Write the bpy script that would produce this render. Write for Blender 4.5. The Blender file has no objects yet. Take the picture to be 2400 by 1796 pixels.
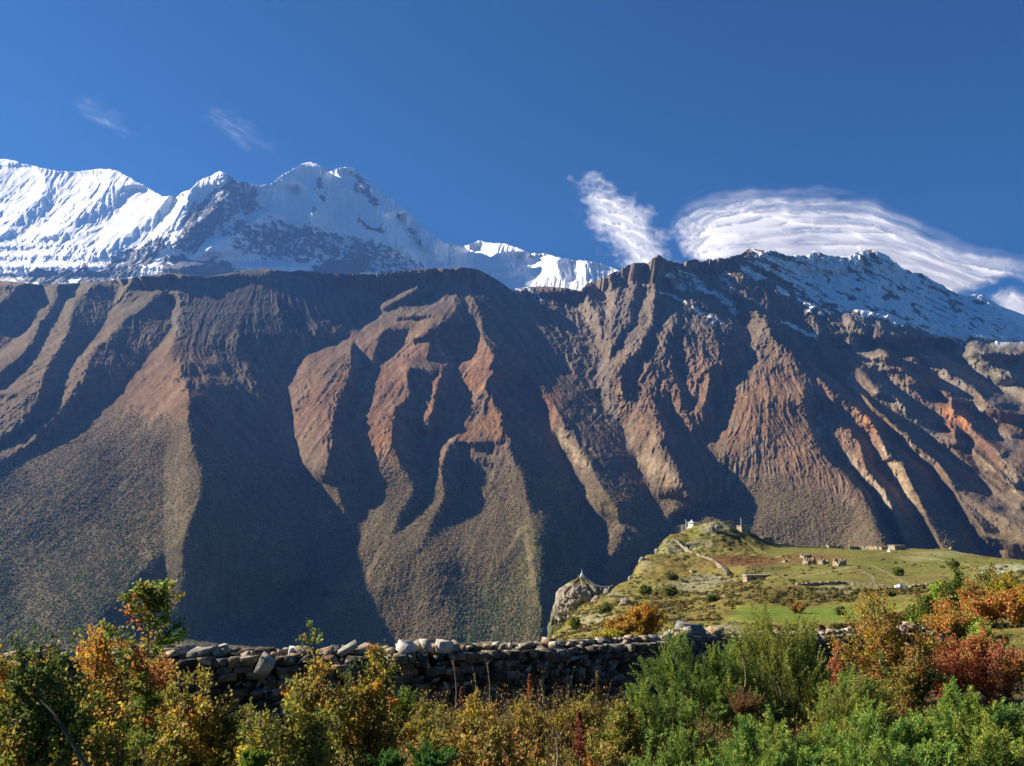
import bpy, bmesh, math, random
import numpy as np
from mathutils import Vector, Matrix

# ------------------------------------------------------------------ camera, sky, sun, exposure
S = bpy.context.scene
C = S.collection
W0, H0, FPX = 2400.0, 1796.0, 1800.0
PITCH = math.atan(327.0 / FPX)
SP, CP = math.sin(PITCH), math.cos(PITCH)
cam_d = bpy.data.cameras.new('camera'); cam = bpy.data.objects.new('camera', cam_d); C.objects.link(cam)
cam_d.sensor_width = 36.0; cam_d.lens = 36.0 * FPX / W0
cam_d.clip_start = 0.1; cam_d.clip_end = 80000.0
cam.location = (0, 0, 0); cam.rotation_euler = (math.radians(90) + PITCH, 0, 0)
S.camera = cam

SUN_AZ, SUN_EL = math.radians(75), math.radians(32)      # degrees left of the view, above the horizon
SUN = Vector((-math.sin(SUN_AZ) * math.cos(SUN_EL), math.cos(SUN_AZ) * math.cos(SUN_EL), math.sin(SUN_EL)))
wd = bpy.data.worlds.new('World'); S.world = wd; wd.use_nodes = True
nt = wd.node_tree; nt.nodes.clear()
sky = nt.nodes.new('ShaderNodeTexSky'); sky.sky_type = 'NISHITA'; sky.sun_disc = False
sky.sun_elevation = SUN_EL; sky.sun_rotation = -SUN_AZ
sky.altitude = 3600; sky.air_density = 1.0; sky.dust_density = 0.3; sky.ozone_density = 3.0
hs = nt.nodes.new('ShaderNodeHueSaturation'); hs.inputs['Saturation'].default_value = 2.8; hs.inputs['Value'].default_value = 0.62
bg = nt.nodes.new('ShaderNodeBackground'); bg.inputs['Strength'].default_value = 0.052
wo = nt.nodes.new('ShaderNodeOutputWorld')
nt.links.new(sky.outputs[0], hs.inputs['Color']); nt.links.new(hs.outputs[0], bg.inputs[0]); nt.links.new(bg.outputs[0], wo.inputs[0])
sun_d = bpy.data.lights.new('sun', 'SUN'); sun_d.energy = 5.0; sun_d.angle = math.radians(0.53); sun_d.color = (1.0, 0.885, 0.72)
sun = bpy.data.objects.new('sun', sun_d); C.objects.link(sun)
sun.rotation_euler = SUN.to_track_quat('Z', 'Y').to_euler()
S.view_settings.view_transform = 'Standard'; S.view_settings.look = 'None'
S.view_settings.exposure = 1.38; S.view_settings.gamma = 1.0
cy = S.cycles
cy.use_denoising = True
cy.max_bounces = 6; cy.diffuse_bounces = 2; cy.glossy_bounces = 1; cy.transmission_bounces = 3
cy.transparent_max_bounces = 12; cy.volume_bounces = 0
cy.sample_clamp_indirect = 3.0

rng = np.random.default_rng(7)
random.seed(7)

# ------------------------------------------------------------------ helpers
def ray(u, v):
    """world direction per unit forward (y) distance seen through picture point u, v"""
    xc = (u - W0 / 2) / FPX; yc = (H0 / 2 - v) / FPX
    dy = CP - yc * SP
    return xc / dy, (SP + yc * CP) / dy
def at(u, v, D):
    x, z = ray(u, v)
    return Vector((x * D, D, z * D))
def row_of(t):
    yc = (t * CP - SP) / (CP + t * SP)
    return H0 / 2 - yc * FPX

_T = np.random.default_rng(3).random((8, 256, 256)).astype(np.float32)
def vnoise(x, y, s=0):
    x = np.asarray(x, dtype=np.float64); y = np.asarray(y, dtype=np.float64)
    xi = np.floor(x).astype(np.int64); yi = np.floor(y).astype(np.int64)
    fx = x - xi; fy = y - yi
    fx = fx * fx * fx * (fx * (fx * 6 - 15) + 10); fy = fy * fy * fy * (fy * (fy * 6 - 15) + 10)
    T = _T[s % 8]; o = (s // 8) * 37
    x0 = (xi + o) & 255; x1 = (xi + 1 + o) & 255; y0 = (yi + o) & 255; y1 = (yi + 1 + o) & 255
    a = T[x0, y0]; b = T[x1, y0]; c = T[x0, y1]; d = T[x1, y1]
    return (a + (b - a) * fx) * (1 - fy) + (c + (d - c) * fx) * fy
def fbm(x, y, o=4, s=0, g=0.5):
    r = 0; a = 1.0; t = 0
    for i in range(o):
        r = r + a * vnoise(x * 2 ** i + 17.3 * i, y * 2 ** i - 9.1 * i, s + i); t += a; a *= g
    return r / t
def ridged(x, y, o=4, s=0, g=0.5):
    r = 0; a = 1.0; t = 0
    for i in range(o):
        n = 1 - np.abs(2 * vnoise(x * 2 ** i + 11.7 * i, y * 2 ** i + 5.3 * i, s + i) - 1)
        r = r + a * n; t += a; a *= g
    return r / t
def sstep(a, b, x):
    t = np.clip((x - a) / (b - a), 0, 1); return t * t * (3 - 2 * t)
def blur(a, n):
    for _ in range(n):
        p = np.pad(a, 2, mode='edge')
        a = (p[2:-2, :-4] + p[2:-2, 1:-3] + p[2:-2, 2:-2] + p[2:-2, 3:-1] + p[2:-2, 4:]) / 5
        p = np.pad(a, 2, mode='edge')
        a = (p[:-4, 2:-2] + p[1:-3, 2:-2] + p[2:-2, 2:-2] + p[3:-1, 2:-2] + p[4:, 2:-2]) / 5
    return a
def dist_lines(U, V, lines, ay=1.0):
    """distance from every point to the nearest of the polylines"""
    best = np.full(U.shape, 1e9)
    for L in lines:
        for (x0, y0), (x1, y1) in zip(L[:-1], L[1:]):
            dx, dy = x1 - x0, (y1 - y0) * ay
            px, py = U - x0, (V - y0) * ay
            t = np.clip((px * dx + py * dy) / (dx * dx + dy * dy + 1e-6), 0, 1)
            d = (px - t * dx) ** 2 + (py - t * dy) ** 2
            np.minimum(best, d, out=best)
    return np.sqrt(best)
def bilin(G, x, y):
    """sample G[iy, ix] at float indices"""
    h, w = G.shape
    x = np.clip(x, 0, w - 1.001); y = np.clip(y, 0, h - 1.001)
    xi = x.astype(np.int64); yi = y.astype(np.int64); fx = x - xi; fy = y - yi
    return (G[yi, xi] * (1 - fx) + G[yi, xi + 1] * fx) * (1 - fy) + (G[yi + 1, xi] * (1 - fx) + G[yi + 1, xi + 1] * fx) * fy

def rills(X, Y, Z, st, seeds, half):
    """noise drawn out along the lines of steepest descent of a surface given on a regular picture lattice"""
    g = lambda A: (np.gradient(A, axis=1), np.gradient(A, axis=0))
    (xu, xv), (yu, yv), (zu, zv) = g(X), g(Y), g(Z)
    E = xu * xu + yu * yu + zu * zu; F = xu * xv + yu * yv + zu * zv; G = xv * xv + yv * yv + zv * zv
    det = E * G - F * F + 1e-6; du = -(G * zu - F * zv) / det; dv = -(-F * zu + E * zv) / det
    L = np.sqrt(du * du + dv * dv) + 1e-12; du, dv = du / L, dv / L
    h, w = X.shape; jj, ii = np.meshgrid(np.arange(w, dtype=float), np.arange(h, dtype=float)); out = []
    for sd, sz in seeds:
        N = fbm(jj / sz, ii / sz, 2, sd); acc = N.copy()
        for sg in (1, -1):
            x, y = jj.copy(), ii.copy()
            for q in range(half):
                a, b = bilin(du, x, y), bilin(dv, x, y); x = np.clip(x + sg * a, 0, w - 1); y = np.clip(y + sg * b, 0, h - 1); acc += bilin(N, x, y) * (1 - q / half)
        lo, hi = np.percentile(acc, (3, 97)); out.append(np.clip((acc - lo) / (hi - lo), -.2, 1.2))
    return out
def link(o, parent=None):
    C.objects.link(o)
    if parent is not None: o.parent = parent
    return o
def tag(o, label=None, cat=None, group=None, kind=None):
    if label: o['label'] = label
    if cat: o['category'] = cat
    if group: o['group'] = group
    if kind: o['kind'] = kind
    return o
def empty(name, loc, rz=0.0):
    o = bpy.data.objects.new(name, None); o.location = loc; o.rotation_euler = (0, 0, rz); o.empty_display_size = 0.2
    return link(o)
def mesh_obj(name, V, F, mat, cols=None, parent=None, smooth=False):
    """V (n,3); F (m,k) with one face size k; cols (n,3) per vertex"""
    V = np.asarray(V, dtype=np.float32); F = np.asarray(F, dtype=np.int32)
    me = bpy.data.meshes.new(name)
    me.vertices.add(len(V)); me.vertices.foreach_set('co', V.ravel())
    k = F.shape[1]
    me.loops.add(F.size); me.loops.foreach_set('vertex_index', F.ravel())
    me.polygons.add(len(F)); me.polygons.foreach_set('loop_start', np.arange(0, F.size, k, dtype=np.int32))
    if smooth: me.polygons.foreach_set('use_smooth', np.ones(len(F), dtype=bool))
    if cols is not None:
        a = me.color_attributes.new('Col', 'FLOAT_COLOR', 'POINT')
        c4 = np.ones((len(V), 4), dtype=np.float32); c4[:, :cols.shape[1]] = cols
        a.data.foreach_set('color', c4.ravel())
    me.update(calc_edges=True)
    me.materials.append(mat)
    return link(bpy.data.objects.new(name, me), parent)
def grid_faces(nr, nc):
    i = np.arange(nr * nc).reshape(nr, nc)
    return np.stack([i[:-1, :-1].ravel(), i[1:, :-1].ravel(), i[1:, 1:].ravel(), i[:-1, 1:].ravel()], 1)

def mat_attr(name, rough=0.9, spec=0.15, trans=0.0, nscale=None, namt=0.25, bump=None, mul=1.0):
    """a material whose colour is the surface's own colour attribute, broken up by noise"""
    m = bpy.data.materials.new(name); m.use_nodes = True
    n = m.node_tree.nodes; l = m.node_tree.links
    b = n['Principled BSDF']; b.inputs['Roughness'].default_value = rough; b.inputs['Specular IOR Level'].default_value = spec
    a = n.new('ShaderNodeAttribute'); a.attribute_name = 'Col'
    col = a.outputs['Color']
    if nscale:
        tc = n.new('ShaderNodeTexCoord'); no = n.new('ShaderNodeTexNoise'); no.inputs['Scale'].default_value = nscale
        no.inputs['Detail'].default_value = 5; l.new(tc.outputs['Object'], no.inputs['Vector'])
        mr = n.new('ShaderNodeMapRange'); mr.inputs['From Min'].default_value = 0.3; mr.inputs['From Max'].default_value = 0.7
        mr.inputs['To Min'].default_value = 1 - namt; mr.inputs['To Max'].default_value = 1 + namt
        l.new(no.outputs['Fac'], mr.inputs['Value'])
        mx = n.new('ShaderNodeVectorMath'); mx.operation = 'SCALE'
        l.new(col, mx.inputs[0]); l.new(mr.outputs[0], mx.inputs['Scale']); col = mx.outputs[0]
        if bump:
            bp = n.new('ShaderNodeBump'); bp.inputs['Strength'].default_value = bump[0]; bp.inputs['Distance'].default_value = bump[1]
            l.new(no.outputs['Fac'], bp.inputs['Height']); l.new(bp.outputs[0], b.inputs['Normal'])
    l.new(col, b.inputs['Base Color'])
    if trans > 0:
        t = n.new('ShaderNodeBsdfTranslucent'); l.new(col, t.inputs['Color'])
        ms = n.new('ShaderNodeMixShader'); ms.inputs[0].default_value = trans
        l.new(b.outputs[0], ms.inputs[1]); l.new(t.outputs[0], ms.inputs[2])
        l.new(ms.outputs[0], n['Material Output'].inputs['Surface'])
    return m
def mat_plain(name, col, rough=0.85, nscale=8.0, namt=0.2, spec=0.2, bump=None):
    m = bpy.data.materials.new(name); m.use_nodes = True
    n = m.node_tree.nodes; l = m.node_tree.links
    b = n['Principled BSDF']; b.inputs['Roughness'].default_value = rough; b.inputs['Specular IOR Level'].default_value = spec
    tc = n.new('ShaderNodeTexCoord'); no = n.new('ShaderNodeTexNoise'); no.inputs['Scale'].default_value = nscale
    no.inputs['Detail'].default_value = 6; l.new(tc.outputs['Object'], no.inputs['Vector'])
    cr = n.new('ShaderNodeValToRGB'); cr.color_ramp.elements[0].position = 0.3; cr.color_ramp.elements[1].position = 0.7
    cr.color_ramp.elements[0].color = (*[c * (1 - namt) for c in col], 1); cr.color_ramp.elements[1].color = (*[min(1, c * (1 + namt)) for c in col], 1)
    l.new(no.outputs['Fac'], cr.inputs[0]); l.new(cr.outputs[0], b.inputs['Base Color'])
    if bump:
        bp = n.new('ShaderNodeBump'); bp.inputs['Strength'].default_value = bump[0]; bp.inputs['Distance'].default_value = bump[1]
        l.new(no.outputs['Fac'], bp.inputs['Height']); l.new(bp.outputs[0], b.inputs['Normal'])
    return m

# ------------------------------------------------------------------ relief of a mountain side from its ridges and gullies
def skeleton(us, vs, ridges, gullies, k, wmax, warp=6.0, blurn=6, p=1.3, taper=55.0):
    """flanks between ridge and gully lines: on every row the height runs straight from each line to the next"""
    st = us[1] - us[0]; U, V = np.meshgrid(us, vs)
    lines = []
    for L, tv in [(q, 1.0) for q in ridges] + [(q, 0.0) for q in gullies]:
        q = np.array(L, float); q[:, 1] = np.maximum.accumulate(q[:, 1]) + np.arange(len(q)) * 1e-3
        lines.append((q[:, 1], q[:, 0], tv))
    T = np.full(U.shape, .5); Wd = np.full(U.shape, wmax * .5)
    def spread(xs, ts):
        o = np.argsort(xs); xs = np.array(xs)[o]; ts = np.array(ts)[o]; X, Y = [xs[0]], [ts[0]]
        for a, b, ta, tb in zip(xs[:-1], xs[1:], ts[:-1], ts[1:]):
            if abs(ta - tb) < .3 and b - a > 14: X.append((a + b) / 2); Y.append((ta + tb) / 2 + (.5 - (ta + tb) / 2) * 2 * min(.4, (b - a) / 220))
            X.append(b); Y.append(tb)
        return np.array(X), np.array(Y)
    for r, v in enumerate(vs):
        full, part = [], []
        for vv, uu, tv in lines:
            if vv[0] <= v <= vv[-1]:
                d = min(v - vv[0], vv[-1] - v); tp = min(taper, (vv[-1] - vv[0]) * .45)
                edge = v - vv[0] > vv[-1] - v if False else None
                w = 1.0 if d >= tp else d / tp
                if vv[0] <= 700 and v - vv[0] < tp: w = 1.0
                (full if w >= 1 else part).append((np.interp(v, vv, uu), tv, w))
        if not full: continue
        X, Y = spread([a[0] for a in full], [a[1] for a in full])
        if part:
            xs = [a[0] for a in full] + [a[0] for a in part]; ts = [a[1] for a in full] + [np.interp(a[0], X, Y) * (1 - a[2]) + a[1] * a[2] for a in part]
            X, Y = spread(xs, ts)
        T[r] = np.interp(us, X, Y)
        xs = np.array(sorted([a[0] for a in full] + [a[0] for a in part if a[2] > .5]))
        if len(xs) > 1:
            gp = np.clip(np.diff(xs), 8, wmax); gl = np.r_[gp[0], gp]; gr = np.r_[gp, gp[-1]]
            Wd[r] = np.interp(us, xs, np.minimum(.6 * 2 * gl * gr / (gl + gr) + .2 * (gl + gr), wmax))
    W = blur(np.clip(Wd, 12, wmax), blurn)
    ker = np.hanning(7)[1:-1]; ker = ker / ker.sum(); T = np.apply_along_axis(lambda c: np.convolve(np.pad(c, 2, mode='edge'), ker, 'valid'), 0, T)
    Uw = U + warp * (fbm(U / 22, V / 30, 3, 1) - .5) * 2 + warp * .8 * (fbm(U / 70, V / 70, 2, 2) - .5) * 2; Vw = V + warp * (fbm(U / 26, V / 26, 3, 5) - .5) * 2
    ix, iy = (Uw - us[0]) / st, (Vw - vs[0]) / st
    T, W = bilin(T, ix, iy), bilin(W, ix, iy)
    dr = dist_lines(Uw, Vw, ridges); dg = dist_lines(Uw, Vw, gullies)
    return k * W * (np.clip(T, 0, 1) ** p - 0.45), dr, dg
# ------------------------------------------------------------------ the brown range across the valley
MID_CREST = [(-120,640),(0,658),(50,662),(100,668),(150,665),(230,661),(290,655),(330,648),(380,641),(400,640),(440,645),(480,650),(540,640),(600,632),(616,630),(650,633),(682,637),(703,633),(763,641),(872,643),(926,638),(970,632),(1008,629),(1062,629),(1079,626),(1117,631),(1138,641),(1171,660),(1198,680),(1216,674),(1281,671),(1325,675),(1360,682),(1374,665),(1407,652),(1431,641),(1453,636),(1472,621),(1488,616),(1518,617),(1529,606),(1542,598),(1553,603),(1581,617),(1602,616),(1619,609),(1635,606),(1640,613),(1657,610),(1689,607),(1717,601),(1738,595),(1755,583),(1771,584),(1816,588),(1841,598),(1854,601),(1868,597),(1890,601),(1911,587),(1928,597),(1950,599),(1974,602),(1990,603),(2007,588),(2036,584),(2047,587),(2069,595),(2085,603),(2113,628),(2137,639),(2162,643),(2200,663),(2235,685),(2262,696),(2289,688),(2298,693),(2330,720),(2365,747),(2400,772),(2520,830)]
MR = [
 [(60,662),(20,700),(-40,760)],
 [(140,664),(125,700),(112,740),(91,765),(75,800),(30,850),(-20,890),(-90,940)],
 [(232,661),(205,685),(177,701),(165,740),(153,790),(133,826),(114,861),(98,902),(95,929),(80,962),(50,1005),(0,1040),(-80,1085),(-160,1130)],
 [(310,652),(285,680),(275,705)],
 [(391,640),(390,665),(375,690),(340,722),(300,742),(288,757),(270,775),(245,797),(226,808),(208,836),(201,866),(188,892),(160,930),(140,955),(122,990),(70,1040),(10,1075),(-80,1122),(-160,1170)],
 [(430,645),(417,690),(417,735),(412,765),(403,787),(390,826),(420,850),(414,880),(434,892),(442,915),(446,935),(443,962),(441,989),(446,1013),(456,1060),(470,1100),(474,1150),(455,1210),(420,1262),(350,1320),(290,1380),(236,1440),(185,1520),(150,1620)],
 [(826,797),(828,840),(817,890),(798,935),(785,972),(779,1030),(770,1075),(762,1138)],
 [(1000,632),(985,655),(967,682),(945,693),(910,711),(884,730)],
 [(1040,629),(1060,665),(1066,700),(1068,725),(1050,750),(1010,775),(985,790),(950,800)],
 [(940,828),(953,858),(962,899),(956,932),(932,962),(921,989),(914,1035),(927,1060),(957,1113),(970,1142),(962,1170),(935,1216),(912,1258)],
 [(1040,850),(1030,900),(1015,950),(1005,990),(1005,1025)],
 [(1055,1015),(1050,1050),(1032,1095),(1034,1120),(1036,1167),(1016,1216),(992,1270),(970,1305)],
 [(1079,627),(1085,650),(1096,675),(1117,714),(1127,752),(1133,790),(1158,834),(1146,861),(1158,872),(1146,895),(1142,910),(1155,932),(1176,968),(1172,988),(1190,1024),(1202,1074),(1222,1105),(1243,1190),(1250,1230),(1252,1300),(1258,1390),(1282,1465),(1295,1560)],
 [(1226,1237),(1197,1288),(1170,1328),(1150,1370)],
 [(1236,878),(1260,908),(1282,938),(1303,965),(1328,1003),(1342,1018),(1363,1052),(1376,1080),(1391,1117),(1412,1145),(1440,1187),(1452,1230)],
 [(1374,665),(1382,700),(1402,740),(1404,780),(1410,810)],
 [(1430,642),(1440,690),(1436,730),(1426,760),(1412,800)],
 [(1488,616),(1485,669),(1483,701),(1474,723),(1485,756),(1458,777),(1439,813),(1417,843)],
 [(1542,599),(1546,640),(1536,682),(1530,720),(1530,760),(1508,795),(1500,820),(1475,840),(1450,866),(1458,905),(1472,945)],
 [(1553,712),(1572,737),(1571,777),(1556,800),(1578,821),(1568,850),(1577,890),(1597,930),(1605,975),(1632,1020)],
 [(1530,835),(1528,870),(1540,905)],
 [(1600,740),(1608,780),(1622,840),(1635,900)],
 [(1624,745),(1638,794),(1660,854),(1662,900),(1650,960),(1645,1015)],
 [(1655,745),(1680,810),(1690,870)],
 [(1521,922),(1535,945),(1551,987),(1560,1017),(1552,1041),(1573,1077),(1592,1101),(1600,1139),(1617,1160),(1634,1185)],
 [(1755,583),(1752,630),(1740,660),(1752,690),(1765,735),(1790,745),(1805,790),(1830,810),(1860,840),(1880,865),(1909,872),(1963,923),(2034,980),(2055,1013),(2066,1046),(2088,1078),(2113,1084),(2132,1122),(2148,1163),(2164,1205),(2190,1250),(2215,1310),(2250,1420)],
 [(1893,880),(1885,930),(1900,1000),(1915,1035),(1936,1062),(1985,1111),(2024,1146),(2046,1195),(2066,1240),(2092,1300),(2140,1420)],
 [(1958,978),(1990,1010),(2015,1040),(2020,1075),(2040,1110),(2072,1145),(2088,1198),(2115,1252),(2142,1300),(2190,1420)],
 [(1985,890),(2018,918),(2042,945),(2078,982),(2110,1010),(2140,1038),(2194,1081),(2214,1106),(2235,1150),(2275,1210),(2330,1290)],
 [(2205,1120),(2224,1133),(2289,1184),(2344,1209),(2410,1262),(2480,1340)],
 [(2000,860),(2039,891),(2062,922),(2100,930),(2142,962),(2181,978),(2224,1005),(2268,1043),(2300,1075),(2350,1125),(2430,1190)],
 [(2040,795),(2064,815),(2110,850),(2153,891),(2202,921),(2235,951),(2273,991),(2303,1024),(2336,1054),(2350,1087),(2378,1110),(2381,1141),(2420,1180)],
 [(2125,810),(2155,833),(2202,856),(2276,904),(2333,959),(2385,994),(2430,1022)],
 [(2225,775),(2300,830),(2345,880),(2430,940)],
 [(1975,720),(2000,750),(2030,780),(2038,806)],[(2062,757),(2050,790),(2057,812)],
]
MG = [
 [(965,655),(925,688),(885,716),(862,742),(845,780),(800,797),(745,816),(705,836),(685,862),(672,920),(678,980),(692,1040),(696,1090),(745,1160),(795,1230),(815,1290)],
 [(100,670),(70,720),(50,780),(0,830),(-60,870)],
 [(190,665),(150,710),(128,745),(100,790),(60,845),(0,910)],
 [(300,656),(268,700),(250,750),(218,793),(186,828),(165,848),(144,875),(140,905),(130,940),(109,975),(70,1008),(20,1036),(-80,1074),(-160,1115)],
 [(405,700),(396,740),(402,775),(367,818),(323,862),(288,895),(255,918),(215,942),(160,985),(110,1012),(60,1062),(10,1090),(-80,1134),(-160,1180)],
 [(-170,560),(-170,1620)],
 [(1100,640),(1106,660),(1108,690)],
 [(832,797),(846,845),(839,894),(822,934),(816,983),(827,1035),(836,1085),(848,1115),(836,1190),(860,1250),(815,1290),(770,1340),(700,1400),(600,1480),(560,1540)],
 [(1000,742),(975,762),(956,780),(940,802),(926,818),(900,850),(870,880),(850,900),(835,925)],
 [(1005,690),(1000,725)],
 [(965,870),(968,930),(964,981),(978,1008),(1002,1030),(1002,1080),(1012,1102),(998,1125),(993,1165),(965,1208),(948,1240),(910,1275),(880,1310),(850,1350),(830,1400)],
 [(1025,880),(1003,926),(973,975)],
 [(1100,740),(1088,790),(1075,830),(1060,870),(1046,907),(1035,950),(1022,985),(1010,1035)],
 [(1075,1040),(1081,1075),(1077,1113),(1067,1167),(1046,1208),(1020,1252),(998,1284),(972,1315),(965,1400),(960,1500)],
 [(1227,1262),(1215,1300),(1195,1350),(1170,1420),(1150,1480),(1130,1560)],
 [(1226,864),(1238,896),(1262,950),(1283,985),(1305,1020),(1311,1055),(1328,1090),(1342,1120),(1356,1155),(1388,1210),(1402,1260),(1390,1330),(1345,1400),(1306,1470),(1300,1560)],
 [(1345,690),(1360,735),(1388,762),(1402,805),(1410,845),(1396,880),(1398,915),(1412,950),(1440,980),(1458,996),(1468,1040),(1490,1070),(1489,1098),(1520,1132),(1516,1160),(1545,1205),(1550,1222),(1480,1290),(1440,1340)],
 [(1415,660),(1418,710),(1420,760)],
 [(1510,680),(1494,729),(1493,752),(1455,796),(1426,852)],
 [(1560,660),(1556,700),(1545,760),(1520,810),(1490,850),(1485,900),(1505,920)],
 [(1585,780),(1582,830),(1600,880),(1615,930)],
 [(1560,900),(1568,945),(1573,985),(1600,1022),(1630,1060),(1645,1120),(1640,1170)],
 [(1665,620),(1690,680),(1720,720),(1752,760),(1754,800),(1748,845),(1716,870),(1681,912),(1674,960),(1649,1025),(1649,1065),(1671,1100),(1681,1125),(1666,1165),(1645,1195),(1600,1207),(1550,1232),(1512,1265),(1480,1310),(1440,1420)],
 [(1780,640),(1770,690),(1785,725)],
 [(1905,920),(1915,975),(1910,1022),(1933,1052),(1963,1085),(2010,1122),(2038,1152),(2060,1195),(2078,1225),(2104,1262),(2130,1304),(2175,1420)],
 [(1975,978),(2010,1010),(2040,1050),(2055,1090),(2084,1132),(2104,1152),(2126,1180),(2158,1225),(2190,1285),(2240,1420)],
 [(1840,700),(1880,800),(1930,868),(1965,900),(2022,950),(2070,990),(2085,1020),(2126,1060),(2172,1098),(2195,1128),(2225,1162),(2255,1200),(2300,1280),(2350,1420)],
 [(1940,790),(1990,880),(2036,930),(2099,982),(2164,1031),(2246,1086),(2280,1120),(2330,1160),(2400,1210)],
 [(1985,830),(2030,862),(2061,876),(2096,915),(2148,959),(2192,984),(2230,1012),(2262,1034),(2281,1060),(2300,1106),(2344,1132),(2400,1190)],
 [(2070,810),(2113,853),(2162,894),(2240,954),(2289,986),(2344,1027),(2400,1078)],
 [(2200,795),(2230,845),(2289,887),(2345,918),(2430,965)],
 [(2045,745),(2040,790),(2044,812)],[(1940,680),(1985,790)],
]
def px_m(Y): return Y / FPX

_CU = np.arange(-300, 2700, 5.0); _CS = np.convolve(np.pad(np.interp(_CU, *zip(*MID_CREST)), 24, mode='edge'), np.hanning(51)[1:-1] / np.hanning(51).sum(), 'valid')
def mid_plane(U, V):
    """forward distance of the smooth mountain side behind picture point U, V"""
    _, tz = ray(U, V)
    Db = np.interp(U, [-200, 300, 700, 1200, 1600, 2000, 2500], [1750, 1800, 1900, 2050, 2100, 2050, 1900])
    Dc = np.interp(U, [-200, 400, 1000, 1250, 1550, 1800, 2100, 2500], [4100, 4250, 4500, 4650, 4500, 4750, 5350, 5750])
    zb = Db * ray(0, 1560.0)[1]
    cr = np.interp(U, _CU, _CS); cr = np.where(cr > 660, 660 + (cr - 660) * 0.4, cr)
    zc = Dc * ray(0, cr)[1]
    k = (zc - zb) / (Dc - Db)
    return (zb - k * Db) / np.minimum(tz - k, -0.02)

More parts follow.
